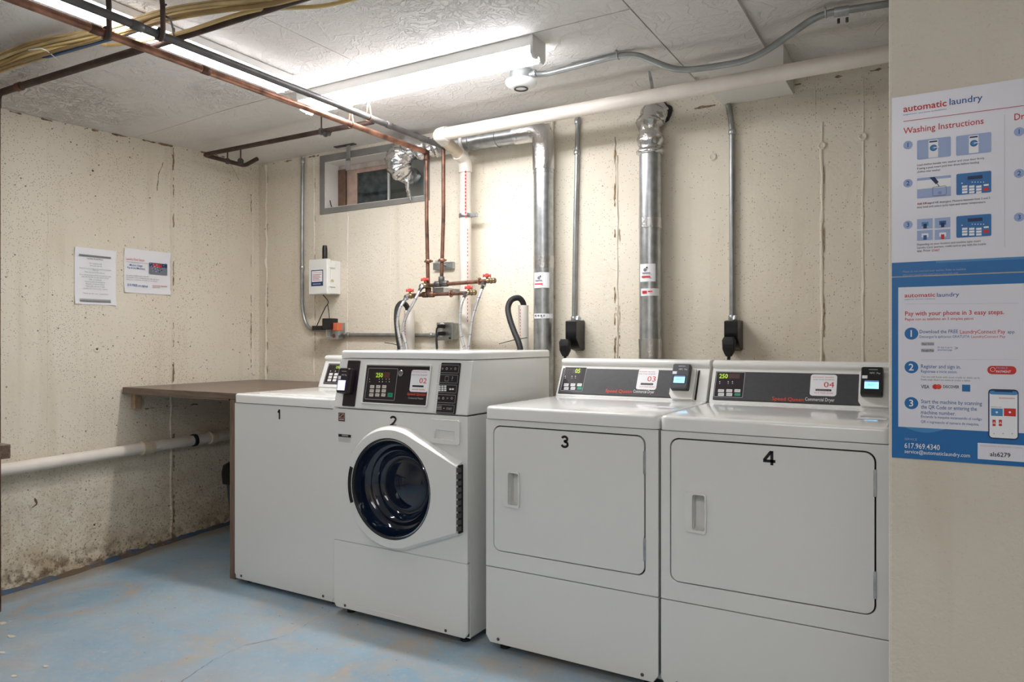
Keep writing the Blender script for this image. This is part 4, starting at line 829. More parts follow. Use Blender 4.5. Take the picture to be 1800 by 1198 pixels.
tie(WY(676, 602, 3.0), WY(702, 607, 3.0), 'black cable tie sticking out left of the left drain hose')
# window hanger bracket on the ceiling
t = thing('ceiling_bracket', (WY(612, 260, 3.0).x, 3.0, 2.1), 'small dark ceiling bracket with a clear plastic drop in front of the window', 'bracket')
c = WZ(607, 254, ZC); xx, yy = c.x, c.y
obj('plate', B((xx - .09, xx + .07, yy - .006, yy + .022, ZC - .006, ZC - .0005)), M['iron'], t, bevel=.001)
p_ = WY(612, 282, yy); obj('stem', B((p_.x - .016, p_.x + .012, yy, yy + .008, p_.z, ZC - .006)), M['emt'], t, bevel=.002)
q_ = WY(613, 298, yy); obj('clear_strip', B((p_.x - .018, p_.x + .016, yy - .003, yy, q_.z, p_.z + .01)), M['clear'], t)
wz_ = WY(611, 372, YB)
solo('wall_crack_filler', tube([WY(612, 380, YB - .002), WY(611, 430, YB - .002)], .0025, 6), M['reveal'], 'thin white caulk line below the small window', 'caulk')
solo('wire_stub', tube(smooth_path([WX(580, 352, -3.26), WX(582, 360, -3.262), WX(585, 369, -3.25)], 5), .003, 6), M['blackrub'], 'short black wire stub on the window sill', 'wire')

# ================================================================== LEFT WALL
t = thing('wall_drain_pipe', (XL + .062, 2.4, .5), 'low cream plastic drain pipe with couplings along the left wall', 'pipe')
def lp(y): return (XL + .060, y, .548 + (y - 1.7) * .019)
obj('run', tube([lp(-1.5), lp(.5), lp(2.0), lp(YB - .01)], .0302, 20), M['pvc_paint'], t, smooth=60)
for (u, v, L_) in ((258, 784, .07), (373, 768, .05)):
    y = WX(u, v, XL + .06).y; obj('coupling', lathe(Vector(lp(y - L_ / 2)), Vector(lp(y + 1)) - Vector(lp(y)), [(.034, 0), (.039, .004), (.039, L_ - .004), (.034, L_)], 20), M['pvc_old'], t, smooth=50)
y = WX(341, 773, XL + .06).y; obj('rubber_collar', lathe(Vector(lp(y - .012)), (0, 1, .02), [(.034, 0), (.037, .003), (.037, .022), (.034, .025)], 20), M['blackrub'], t, smooth=50)
def sheet_paper(u0, u1, v0, v1, label, w_, h_):
    a = WX(u0, v1, XL); b = WX(u1, v0, XL)
    t = thing('wall_notice', (XL, (a.y + b.y) / 2, a.z), label, 'notice')
    n = 6; bm = bmesh.new(); V = [[bm.verts.new((XL + .003 + (.008 if (i in (0, n) and j in (0, n)) else .001 * random.random()), a.y + (b.y - a.y) * i / n, a.z + (b.z - a.z) * j / n)) for i in range(n + 1)] for j in range(n + 1)]
    for j in range(n):
        for i in range(n): bm.faces.new((V[j][i], V[j][i + 1], V[j + 1][i + 1], V[j + 1][i]))
    obj('sheet', bm, M['paper'], t, smooth=True); return t, Print((XL + .0095, 0, 0), (0, 1, 0), (0, 0, 1))
t, pr = sheet_paper(130.5, 203, 441, 533.5, 'white typed notice with grey bars on the left wall, leftmost', 0, 0)
pr.rect(139, 446, 195, 449, M['ink_grey'], 0); pr.text('Laundry Room Rules', 153, 452, 181, 455, M['ink'], 0)
rows = [(157, 179, 461, 'For residents only'), (158, 179, 465, 'Use at your own risk'), (140, 195, 469, 'Please do not leave clothes in the machines unattended'), (163, 173, 473, 'thank you'), (149, 184, 476, 'Please clean the lint filter after use'), (140, 195, 480.5, 'Do not overload machines and keep the laundry door closed'), (144, 191, 484.5, 'Items left more than one hour may be removed'), (157, 178, 489.5, 'No smoking'), (150, 185, 493, 'Report problems to management'), (151, 184, 497, 'Please be considerate of others'), (151, 184, 501, 'Open daily until ten at night'), (147, 189, 505, 'Laundry room is for building residents'), (146, 190, 513.5, 'Thank you for your cooperation')]
for u0, u1, v, s in rows: pr.text(s, u0, v, u1, v + 2.1, M['ink_grey'], 0)
pr.rect(140, 524, 195, 525.5, M['ink_lgrey'], 0); pr.rect(140, 527, 195, 529, M['ink_grey'], 0); pr.build(t)
t, pr = sheet_paper(217.5, 298.5, 444.5, 513.5, 'wider white notice with a small picture and blue words, left wall', 0, 0)
pr.text('Laundry Made Simple', 221.5, 452, 254, 456, M['ink_red'], 0); pr.rect(222, 459, 293, 459.6, M['ink_lgrey'], 0)
pr.text('Mobile Usage', 228, 463.5, 250.5, 466.5, M['ink_blue'], 0, .01); pr.text('Pay & See Machines', 224, 468, 255, 471, M['ink_blue'], 0, .01)
pr.rect(262.5, 461, 294, 481, M['ink_grey'], 0); pr.rect(263, 461.5, 293.5, 468, M['ink_navy'], 1); pr.rect(268, 463, 284, 469, M['ink_red'], 2)
for k in range(22): pr.disc(264.5 + (k * 7.3) % 28, 463 + (k * 5.1) % 16, .004, M[('soft_blue', 'pale_blue', 'ink_navy', 'poster_blue2')[k % 4]], 3, 8)
pr.text('See machine availability and get notified when', 222, 482, 262, 484, M['ink_grey'], 0); pr.text('your laundry is done. Download the app today and connect', 222, 485.6, 280, 487.6, M['ink_grey'], 0); pr.text('with your machines at home or on the go', 222, 489, 276, 491, M['ink_grey'], 0)
pr.text('$10 FREE on signup', 224, 498, 260, 502, M['ink_blue'], 0, .012); pr.text('automatic laundry', 268, 500, 294, 502.5, M['ink_red'], 0, .01); pr.rect(268, 504, 281, 504.8, M['ink_lgrey'], 0); pr.build(t)

# ================================================================== COUNTER, TABLE, BIN
t = thing('laundry_counter', (-3.4, 2.8, 0), 'wood-look counter in the corner between the left wall and washer 1', 'counter')
obj('worktop', B((XL + .014, -2.915, 2.33, YB - .016, .876, .906)), M['lam'], t, bevel=.002)
obj('front_lip', B((XL + .006, -2.985, 2.332, 2.35, .868, .876)), M['lam'], t)
obj('end_panel', B((-2.976, -2.936, 2.332, YB - .03, .0, .875)), M['lamv'], t, bevel=.002)
obj('wall_cleat', B((XL + .002, XL + .040, 2.385, 2.425, .782, .868)), M['wood'], t, bevel=.002)['label'] = 'raw wood wall cleat'
t = thing('folding_table', (-3.5, .8, -.05), 'corner of a wood-look table at the lower left edge', 'table')
obj('tabletop', B((XL + .01, -3.095, .1, 1.42, .705, .76)), M['lam'], t, bevel=.003)
for xx, yy in ((-3.72, .2), (-3.17, .2), (-3.72, 1.2), (-3.17, 1.2)): obj('leg', B((xx - .02, xx + .02, yy - .02, yy + .02, floor_z(xx, yy), .705)), M['lamv'], t, bevel=.003)
t = thing('waste_bin', (-3.5, 3.0, 0), 'slate blue waste bin with a black bag under the corner counter', 'bin')
lp4 = lambda s_, z, j=0: [(-3.49 + x * s_, 3.02 + y * s_ * .85, z) for x, y in rr_loop(-.21, .21, -.2, .2, .04)]
obj('tub', loft([lp4(.86, .004), lp4(.93, .18), lp4(1, .36), lp4(1.05, .365), lp4(1.05, .385), lp4(.96, .385), lp4(.9, .3)]), M['bin'], t, smooth=40)
bm = loft([lp4(1.07, .30), lp4(1.09, .37), lp4(1.04, .41), lp4(.8, .45), lp4(.55, .50), lp4(.35, .53)]); wrinkle(bm, .012, 18); obj('bag', bm, M['bag'], t, smooth=40)

# ================================================================== MACHINES
def screw(t, x, y, z): obj('screw', lathe((x, y, z), (0, -1, 0), [(.006, 0), (.006, .002), (.004, .003)], 10), M['iron'], t)
def foot_set(t, x0, x1, y0, y1, h):
    for x in (x0 + .05, x1 - .05):
        for y in (y0 + .06, y1 - .05): obj('foot', lathe((x, y, 0), (0, 0, 1), [(.02, 0), (.02, .01), (.008, .012), (.008, h)], 12), M['blackrub'], t)
def keypad(pr, px, cols, rows_, m='button', green=None, bw=4.4, bh=3.0):
    pass
def digit(t, s, u0, v0, u1, v1, Y, label=None):
    pr = Print((0, Y, 0), (1, 0, 0), (0, 0, 1)); pr.digit(s, u0, v0, u1, v1, M['ink'], 0); pr.build(t, 'number')

def dryer(x0, x1, num, shade, label, q):
    """q: pixel offsets for the console items of this machine"""
    Y0, Y1 = 2.28, 2.985; t = thing('dryer', ((x0 + x1) / 2, (Y0 + Y1) / 2, 0), label, 'dryer', 'dryers')
    g = .0025; xa, xb = x0 + g, x1 - g
    obj('cabinet', B((xa, xb, Y0 + .045, Y1, .028, .868)), M['enamel'], t, bevel=.004)
    L, R, Bt, T = q['door']
    hole = rr_loop(L - .004, R + .004, Bt - .004, T + .004, .030, 6)
    fp = obj('front_panel', plate([[(xa, .318), (xb, .318), (xb, .868), (xa, .868)], hole], Y0, Y0 + .045, XZ), M['enamel'], t, bevel=.003)
    bm = plate([[(xa, .060), (xa + .018, .034), (xb - .018, .034), (xb, .060), (xb, .3155), (xa, .3155)]], Y0, Y0 + .045, XZ)
    obj('lower_panel', bm, M['enamel'], t, bevel=.003)
    obj('recess', B((L - .002, R + .002, Y0 + .040, Y0 + .044, Bt - .002, T + .002)), M['gap'], t)
    # handle cavity in the door
    hl, hr, hb, ht = q['handle']
    cav = rr_loop(hl + .026, hr - .004, hb + .008, ht - .006, .008, 4)
    dr = obj('door', plate([rr_loop(L, R, Bt, T, .027, 6), cav], Y0 - .001, Y0 + .014, XZ), M['enamel'], t, bevel=.002)
    hd = obj('handle', plate([[(hl + .003, hb + .01), (hl + .008, hb + .002), (hr - .006, hb - .002), (hr, hb + .004), (hr + .002, (hb + ht) / 2), (hr, ht - .004), (hr - .006, ht), (hl + .006, ht + .002), (hl + .002, ht - .006), (hl, (hb + ht) / 2)], cav], Y0 - .009, Y0 - .001, XZ), M['plastic_w'], dr, bevel=.003)
    cup = plate([rr_loop(hl + .022, hr, hb + .004, ht - .002, .010, 4), cav], Y0 + .0142, Y0 + .036, XZ)
    plate([rr_loop(hl + .022, hr, hb + .004, ht - .002, .010, 4)], Y0 + .0362, Y0 + .0375, XZ, cup)
    obj('handle_cup', cup, M['plastic_w'], dr)
    for zc in (T - .085, Bt + .085):
        h_ = obj('hinge', B((R - .003, R + .006, Y0 - .003, Y0 + .010, zc - .038, zc + .038)), M['galv'], dr, bevel=.001)
    obj('worktop', rslab(x0 + .001, x1 - .001, Y0 - .006, Y1, .8705, .917, (.022, .022, .004, .004), .012), M['enamel_top'], t, smooth=40)
    foot_set(t, xa, xb, Y0, Y1, .03); screw(t, xa + .055, Y0, .052); screw(t, xb - .055, Y0, .052)
    # console
    prof = [(2.853, .916), (2.920, 1.052), (2.912, 1.062), (2.914, 1.074), (2.924, 1.081), (2.95, 1.083), (Y1 - .005, 1.083), (Y1, .916)]
    cn = obj('console', prismX(prof, x0 + .004, x1 - .004), M['enamel'], t, bevel=.003)
    ey = Vector((0, .067, .136)).normalized(); O = Vector((0, 2.853, .916))
    pr = Print(O, (1, 0, 0), ey); pr.O = O + pr.n * .0002
    a = q['panel']; x0p, y0p, x1p, y1p = pr.box(*a)
    n_ = pr.n
    bm = plate([rr_loop(x0p, x1p, .014, .134, .002)], 0, .003, lambda x, y, d: O + Vector((x, 0, 0)) + ey * y + n_ * d)
    obj('control_panel', bm, M['slate'], cn, bevel=.0008)
    bm = plate([rr_loop(x0p - .0015, x1p + .0015, .0125, .1355, .003)], 0, .0014, lambda x, y, d: O + Vector((x, 0, 0)) + ey * y + n_ * d); obj('panel_gasket', bm, M['gap'], cn)
    pr = Print(O + n_ * .003, (1, 0, 0), ey)
    u, v, u2, v2 = q['pad']
    def P_(fx, fy): return u + (u2 - u) * fx, v + (v2 - v) * fy
    pr.rect(u, v, u2, v2, M['panel_dark'], 0, .004); pr.frame(u, v, u2, v2, .0016, M['ink_lgrey'], 1)
    pr.rect(*P_(.13, .08), *P_(.86, .27), M['led_bg'] if q['lit'] == 'l' else M['led_off'], 1, .001)
    if q['lit'] == 'r':
        pr.text('888', *P_(.20, .10), *P_(.50, .25), M['panel_dark'], 2, .01); pr.text('05', *P_(.60, .08), *P_(.80, .26), M['led'], 3, .012)
    else:
        pr.text('250', *P_(.18, .09), *P_(.46, .26), M['led'], 3, .012); pr.rect(*P_(.50, .08), *P_(.86, .27), M['led_off'], 2); pr.text('888', *P_(.52, .1), *P_(.82, .25), M['maroon'], 3, .01)
    for fx in (.2, .48, .62):
        c = P_(fx, .40); pr.disc(*c, .0022, M['ink_white'], 1, 8); c = P_(fx, .47); pr.disc(*c, .0034, M['ink_lgrey'], 1, 3)
    for j in range(2):
        for i in range(3):
            c0 = P_(.14 + .27 * i, .70 + .15 * j); c1 = P_(.14 + .27 * i + .2, .70 + .15 * j + .115)
            pr.rect(*c0, *c1, M['green'] if (i == 2 and j == 1) else M['ink_white'], 1, .001); pr.rect(c0[0] + 1, (c0[1] + c1[1]) / 2 - .3, c1[0] - 1, (c0[1] + c1[1]) / 2 + .5, M['ink_grey'], 2)
    u, v, u2, v2 = q['stick']; pr.rect(u, v, u2, v2, M['paper'], 1, .010)
    def S_(fx, fy): return u + (u2 - u) * fx, v + (v2 - v) * fy
    pr.text('automatic laundry', *S_(.12, .10), *S_(.9, .15), M['ink_red'], 2); pr.text('SCAN TO PAY OR REPORT', *S_(.14, .22), *S_(.92, .27), M['ink_grey'], 2)
    pr.text(num, *S_(.52, .36), *S_(.9, .61), M['ink_red'], 2, .0); pr.rect(*S_(.22, .69), *S_(.80, .78), M['ink'], 2); pr.text('laundryconnect pay', *S_(.26, .71), *S_(.76, .76), M['ink_lgrey'], 3); pr.text('617.969.4340', *S_(.18, .84), *S_(.86, .89), M['ink_red'], 2)
    u, v, u2, um, vb = q['brand']
    pr.text('Speed Queen', u, v, u2, vb, M['ink_orange'], 1, .03); pr.text('Commercial Dryer', u2 + 2, v + .9, um, vb + .9, M['ink_white'], 1, .006)
    pr.build(cn)
    # card reader on its white bezel
    xr0, xr1 = q['bez']
    bz = obj('reader_bezel', plate([[(xr0, .026), (xr0 + .012, .006), (xr1, .006), (xr1, .140), (xr0, .140)]], 0, .016, lambda x, y, d: O + Vector((x, 0, 0)) + ey * y + n_ * d), M['plastic_w'], cn, bevel=.003)
    obj('bezel_slot', plate([[(xr1 + .004, .008), (xr1 + .011, .008), (xr1 + .011, .138), (xr1 + .004, .138)]], 0, .002, lambda x, y, d: O + Vector((x, 0, 0)) + ey * y + n_ * d), M['gap'], cn)
    r0, r1 = q['rdr']; rc = M['reader'] if shade == 'grey' else M['black']
    yb0, yb1 = .040, .148
    bm = loft([[O + Vector((x, 0, 0)) + ey * y + n_ * d for x, y in rr_loop(r0 + i_, r1 - i_, yb0 + i_, yb1 - i_, .006)] for d, i_ in ((.016, .001), (.018, 0), (.040, 0), (.046, .003))])
    rd = obj('card_reader', bm, rc, t, smooth=40)
    if shade == 'grey': obj('reader_shell', loft([[O + Vector((x, 0, 0)) + ey * y + n_ * d for x, y in rr_loop(r0 - .001, r1 + .001, yb0 - .001, yb1 + .001, .006)] for d in (.016, .036)]), M['black'], rd, smooth=40)
    pr = Print(O + n_ * .046, (1, 0, 0), ey); wx_ = r1 - r0
    pr.mrect(r0 + wx_ * .14, yb0 + .018, r1 - wx_ * .14, yb0 + .056, M['gap'], 0, .002); pr.mrect(r0 + wx_ * .18, yb0 + .021, r1 - wx_ * .18, yb0 + .053, M['lcd'], 1)
    pr.mtext('READY', r0 + wx_ * .34, yb0 + .032, r1 - wx_ * .34, .008, M['poster_blue2'], 2); pr.mrect(r0 + wx_ * .18, yb0 + .047, r1 - wx_ * .18, yb0 + .053, M['soft_blue'], 2)
    pr.mrect(r0 + .004, yb0 + .060, r0 + wx_ * .30, yb0 + .072, M['paper'], 0); pr.mrect(r0 + wx_ * .35, yb0 + .094, r1 - wx_ * .25, yb0 + .0965, M['ink_lgrey'], 0)
    pr.mtext('NFC  Pay', r0 + wx_ * .40, yb0 + .079, r1 - wx_ * .12, .006, M['ink_white'], 0); pr.build(rd)
    pr = Print((0, 0, .917), (1, 0, 0), (0, 1, 0)); u, v, u2, v2 = q['lbl']
    a = pr.loc(u, v2); b = pr.loc(u2, v2); hgt = .06
    pr.mrect(a[0], a[1], b[0], a[1] + hgt, M['ink_lgrey'], 0); pr.mrect(a[0] + .0012, a[1] + .0012, b[0] - .0012, a[1] + hgt - .0012, M['paper'], 1); pr.build(t, 'top_label')
    return t
t = dryer(-1.460, -.783, '03', 'grey', 'white front-loading dryer marked 3, just right of washer 2', dict(door=(-1.420, -.834, .383, .842), handle=(-1.382, -1.309, .549, .682), panel=(981, 641, 1188, 692), pad=(985, 644.5, 1028, 686), lit='r', stick=(1117.5, 648, 1156, 684), brand=(1064, 683.5, 1111, 1150, 689), bez=(-.937, -.838), rdr=(-.928, -.857), lbl=(1149, 707, 1188, 716)))
digit(t, '3', 986, 765, 1000, 786, 2.279)
t = dryer(-.780, -.103, '04', 'black', 'white front-loading dryer marked 4, at far right beside the poster wall', dict(door=(-.742, -.150, .383, .842), handle=(-.697, -.627, .548, .676), panel=(1253, 651, 1513, 705), pad=(1254.5, 653, 1308, 697), lit='l', stick=(1423, 657.5, 1471, 695), brand=(1357, 697, 1413, 1467, 703), bez=(-.240, -.141), rdr=(-.232, -.161), lbl=(1505, 722, 1560, 736)))
digit(t, '4', 1341, 791, 1363, 816, 2.279)

# ---- washer 2, the raised front loader
X0, X1, Y0, Y1 = -2.213, -1.523, 2.255, 2.926
t = thing('front_load_washer', ((X0 + X1) / 2, 2.6, 0), 'white front-loading washer marked 2 with a round dark glass door', 'washer')
obj('cabinet', B((X0, X0 + .004, Y0 + .018, Y1, .03, .874), (X1 - .004, X1, Y0 + .018, Y1, .03, .874), (X0, X1, Y1 - .004, Y1, .03, .874), (X0, X1, Y0 + .02, Y1, .03, .034)), M['enamel'], t, bevel=.001)
CX, CZ, YD = -1.872, .572, 2.222
def circ(cx, cz, r, n=48): return [(cx + r * math.cos(2 * math.pi * i / n), cz + r * math.sin(2 * math.pi * i / n)) for i in range(n)]
fp = obj('front_panel', plate([rr_loop(X0, X1, .3185, .874, .004), circ(CX, CZ, .205)], Y0, Y0 + .018, XZ), M['enamel'], t, bevel=.006, seg=3)
obj('lower_panel', plate([[(X0, .055), (X0 + .015, .032), (X1 - .015, .032), (X1, .055), (X1, .3165), (X0, .3165)]], Y0, Y0 + .018, XZ), M['enamel'], t, bevel=.006, seg=3)
obj('toe_rail', B((X0 + .02, X1 - .02, Y0 - .0015, Y0, .036, .058)), M['enamel'], t)
# door outline: circle with tangents to the hinge edge
def door_loop(R, hx, z0, z1, n=40):
    C = Vector((CX, CZ)); out = []
    def tang(P, sgn):
        d = P - C; a = math.atan2(d.y, d.x); b = math.acos(R / d.length); return a + sgn * b
    a1 = tang(Vector((hx, z1)), 1); a0 = tang(Vector((hx, z0)), -1) + 2 * math.pi
    for i in range(n + 1): a = a1 + (a0 - a1) * i / n; out.append((CX + R * math.cos(a), CZ + R * math.sin(a)))
    return out + [(hx, z0), (hx, z1)]
n_ = 40
loops = []
for R, hx, za, zb_, y in ((.250, -1.548, .428, .702, Y0 - .0005), (.246, -1.548, .430, .698, Y0 - .018), (.234, -1.552, .440, .688, YD - .002), (.226, -1.556, .446, .682, YD - .003)):
    loops.append([(x, y, z) for x, z in door_loop(R, hx, za, zb_, n_)])
bm = loft(loops, cap0=False, cap1=False)
tmp = door_loop(.226, -1.556, .446, .682, n_); hole = circ(CX, CZ, .202)
tris = tessellate_polygon([[Vector((p[0], p[1], 0)) for p in l] for l in (tmp, hole)]); fl = tmp + hole; VV = [bm.verts.new((p[0], YD - .003, p[1])) for p in fl]
for f in tris: bm.faces.new([VV[i] for i in f])
hl = [[(x, YD - .003, z) for x, z in hole], [(x, Y0 + .01, z) for x, z in hole]]; loft(hl, False, False, bm)
bmesh.ops.remove_doubles(bm, verts=bm.verts, dist=.0001)
dr = obj('door', bm, M['enamel'], t, smooth=28)
obj('door_rim', lathe((CX, YD - .001, CZ), (0, 1, 0), [(.203, .0), (.203, .012), (.199, .020), (.1955, .020), (.1955, .006), (.198, -.002), (.201, -.003), (.203, 0)], 64, cap=False), M['rubber_grey'], dr, smooth=40)
obj('chrome_ring', lathe((CX, YD + .004, CZ), (0, 1, 0), [(.196, .0), (.196, .01), (.1915, .01), (.1915, -.001), (.196, 0)], 64, cap=False), M['chrome'], dr, smooth=40)
obj('glass_bowl', lathe((CX, YD + .006, CZ), (0, 1, 0), [(.192, 0), (.190, .02), (.182, .045), (.172, .060), (.162, .064), (.154, .058), (.146, .052), (.138, .056), (.128, .080), (.120, .092), (.108, .096), (.09, .090), (.06, .078), (.03, .072), (.001, .070)], 72, cap0=False), M['door_glass'], dr, smooth=50)
hs = [(CX + r * math.cos(math.radians(a)), CZ + r * math.sin(math.radians(a))) for r, rng in ((.222, range(161, 202, 4)), (.205, range(201, 160, -4))) for a in rng]
obj('handle', plate([hs], YD - .0045, YD - .002, XZ), M['gap'], dr)
for k in range(10):
    z0_ = .446 + k * .0245; obj('hinge_knuckle', B((-1.552, -1.541, YD + .0, YD + .018, z0_, z0_ + .017)), M['iron'], dr, bevel=.001)
obj('hinge_strip', B((-1.549, -1.543, YD + .008, Y0, .436, .692)), M['gap'], dr)
# soap tray
a_ = WY(755.5, 777, Y0 - .006); b_ = WY(808, 739, Y0 - .006); xa, za, xb, zb_ = a_.x, a_.z + .002, b_.x, b_.z
cav = [(xa + .020, za + .016), (xb - .022, za + .014), (xb - .022, za + .048), (xa + .030, za + .050)]
tr_ = obj('soap_tray', plate([rr_loop(xa, xb, za - .004, zb_, .010, 4), cav], Y0 - .008, Y0 + .001, XZ), M['enamel'], t, bevel=.003)
obj('tray_back', plate([cav], Y0 - .0004, Y0 - .0001, XZ), M['plastic_w'], tr_)
# upper control housing
ZS, ZT = .877, 1.087
obj('control_housing', prismX([(Y0, ZS), (Y0 + .040, ZT), (Y1, ZT), (Y1, ZS)], X0, X1), M['enamel'], t, bevel=.008, seg=3)
obj('top_cap', rslab(X0 - .001, X1 + .001, Y0 + .036, Y1 + .002, ZT + .002, 1.120, (.028, .028, .010, .010), .011), M['enamel_top'], t, smooth=40)
foot_set(t, X0, X1, Y0, Y1, .034)
for x in (X0 + .07, X1 - .10): screw(t, x, Y0 - .001, .048)
ey = Vector((0, .040, ZT - ZS)).normalized(); O = Vector((0, Y0, ZS)); pr = Print(O + Vector((0, 0, 0)), (1, 0, 0), ey); n2_ = pr.n
SL = lambda x, y, d: O + Vector((x, 0, 0)) + ey * y + n2_ * d
def slot(name, px, mtl, d0, d1, parent, r=.004, bev=.0): x0_, y0_, x1_, y1_ = pr.box(*px); return obj(name, plate([rr_loop(x0_, x1_, y0_, y1_, r)], d0, d1, SL), mtl, parent, bevel=bev)
slot('reader_panel', (602, 633, 629, 713), M['panel_dark'], 0, .003, t, .004)
x0_, y0_, x1_, y1_ = pr.box(638.5, 641, 754, 706)
obj('panel_frame', plate([rr_loop(x0_ - .008, x1_ + .007, y0_ - .006, y1_ + .005, .006), rr_loop(x0_ - .001, x1_ + .001, y0_ - .001, y1_ + .001, .002)], 0, .007, SL), M['plastic_w'], t, bevel=.002)
cp = slot('control_panel', (638.5, 642, 754, 706), M['panel_dark'], 0, .003, t, .002)
gp = slot('guide_panel', (767, 637, 806, 726), M['panel_dark'], 0, .003, t, .004)
p = Print(O + n2_ * .003, (1, 0, 0), ey)
p.frame(641, 646, 697, 701, .0016, M['ink_lgrey'], 1); p.rect(658, 653, 686, 664, M['led_bg'], 1, .001); p.text('250', 661, 655, 673, 662.5, M['led'], 2, .012); p.rect(675, 654, 685.5, 663.5, M['maroon'], 2)
for i, uu in enumerate((650, 667, 672.5, 679, 684.5)): p.disc(uu, 666, .0018, M['ink_white'], 1, 8); p.disc(uu, 670.5, .0032, M['ink_lgrey'], 1, 3 + i % 3)
for j in range(3):
    for i in range(3):
        uu = 650.5 + i * 10.6 - j * .8; vv = 676.5 + j * 7.2; p.rect(uu, vv, uu + 7.6, vv + 5.4, M['button'], 1, .001); p.rect(uu + 1.2, vv + 2.2, uu + 6.2, vv + 3.2, M['ink_grey'], 2)
p.rect(681, 690, 690.5, 697.5, M['green'], 1, .001); p.text('START', 682.5, 692.5, 689, 695, M['ink'], 2)
p.rect(719.5, 649.5, 754, 688, M['paper'], 1, .010); p.text('automatic laundry', 724, 652, 751, 653.6, M['ink_red'], 2); p.text('SCAN TO PAY OR REPORT', 723.5, 657.5, 752, 659.5, M['ink_grey'], 2); p.text('02', 737, 664, 750, 673, M['ink_red'], 2); p.rect(725, 676.5, 745, 679.5, M['ink'], 2); p.text('automatic laundry', 724, 682.5, 747, 684.8, M['ink_red'], 2, .01)
p.rect(715.5, 689.3, 749, 694.2, M['maroon'], 1); p.text('Speed Queen', 716, 690, 748.5, 693.8, M['ink_orange'], 2, .03); p.text('Commercial Washer', 717.5, 697.2, 744.5, 700.4, M['ink_lgrey'], 1)
p.build(cp)
c = pr.loc(706, 656); obj('key_lock', lathe(SL(c[0], c[1], .003), n2_, [(.013, 0), (.013, .004), (.011, .006), (.004, .006), (.004, .004)], 20), M['chrome'], cp, smooth=40)
p = Print(O + n2_ * .003, (1, 0, 0), ey)
for k in range(5):
    u_ = 771 - k * 2.1; v_ = 640.5 + k * 17.3; p.frame(u_, v_, u_ + 36, v_ + 14.2, .0011, M['ink_lgrey'], 1, .003)
    if k in (0, 3): [p.disc(u_ + 7 + i * 7.5, v_ + 7.2, .0048, M['ink_lgrey'], 1, (4, 14, 3, 8)[i]) for i in range(4)]; [p.disc(u_ + 7 + i * 7.5, v_ + 7.2, .003, M['panel_dark'], 2, (4, 14, 3, 8)[i]) for i in range(4)]
    if k == 1: p.frame(u_ + 13, v_ + 3, u_ + 20, v_ + 11.5, .001, M['ink_lgrey'], 1, .001); p.text('?', u_ + 24, v_ + 3.5, u_ + 28, v_ + 11, M['ink_lgrey'], 1)
    if k == 2: [p.rect(u_ + 4 + 5 * (i % 3), v_ + 2 + 3.6 * (i // 3), u_ + 8 + 5 * (i % 3), v_ + 4.8 + 3.6 * (i // 3), M['ink_white'], 1) for i in range(9)]; [p.rect(u_ + 23 + 4.6 * i, v_ + 7, u_ + 26.6 + 4.6 * i, v_ + 10, M['ink_white'], 1) for i in range(2)]
    if k == 4: [p.rect(u_ + 4, v_ + 3 + 2.6 * i, u_ + 14, v_ + 4 + 2.6 * i, M['ink_lgrey'], 1) for i in range(3)]; p.disc(u_ + 18, v_ + 7.5, .003, M['ink_white'], 1, 3); p.text('START', u_ + 22, v_ + 6, u_ + 32, v_ + 10, M['ink_lgrey'], 1)
p.build(gp)
x0_, y0_, x1_, y1_ = pr.box(601, 648, 623, 692)
bm = loft([[SL(x, y, d) for x, y in rr_loop(x0_ + i_, x1_ - i_, y0_ + i_, y1_ - i_, .007)] for d, i_ in ((.003, .001), (.006, 0), (.032, 0), (.038, .003))]); rd = obj('card_reader', bm, M['panel_dark'], t, smooth=40)
p = Print(O + n2_ * .038, (1, 0, 0), ey); wx_ = x1_ - x0_; p.mrect(x0_ + wx_ * .10, y0_ + .012, x1_ - wx_ * .22, y0_ + .054, M['lcd_v'], 0); p.mrect(x0_ + wx_ * .08, y0_ + .058, x0_ + wx_ * .30, y0_ + .072, M['paper'], 0); p.mtext('NFC Pay', x0_ + wx_ * .35, y0_ + .074, x1_ - wx_ * .2, .006, M['ink_white'], 0); p.mrect(x0_ + wx_ * .3, y0_ + .091, x1_ - wx_ * .25, y0_ + .093, M['ink_lgrey'], 0); p.build(rd)
p = Print((0, Y0 - .0005, 0), (1, 0, 0), (0, 0, 1)); p.digit('2', 685, 730.5, 697.5, 748.5, M['ink'], 0); p.build(t, 'number'); p = Print((0, Y0 - .0005, 0), (1, 0, 0), (0, 0, 1))
p.rect(595, 724.5, 606.3, 739.5, M['maroon'], 0); p.frame(596.2, 726, 605.3, 734, .0012, M['button'], 1, .001); p.line(597, 733, 604, 727, .002, M['button'], 1); p.rect(596.5, 736, 605, 737.2, M['button'], 1); p.build(t, 'rating_sticker'); p = Print((0, Y0 - .0005, 0), (1, 0, 0), (0, 0, 1))
p.rect(595, 762, 617, 767, M['ink'], 0); p.text('WARNING', 601, 763, 612, 766, M['ink_white'], 1)
for k in range(4): p.rect(595, 768.5 + k * 2, 616.5, 769.2 + k * 2, M['ink_lgrey'], 0)
p.build(t, 'warning_sticker')

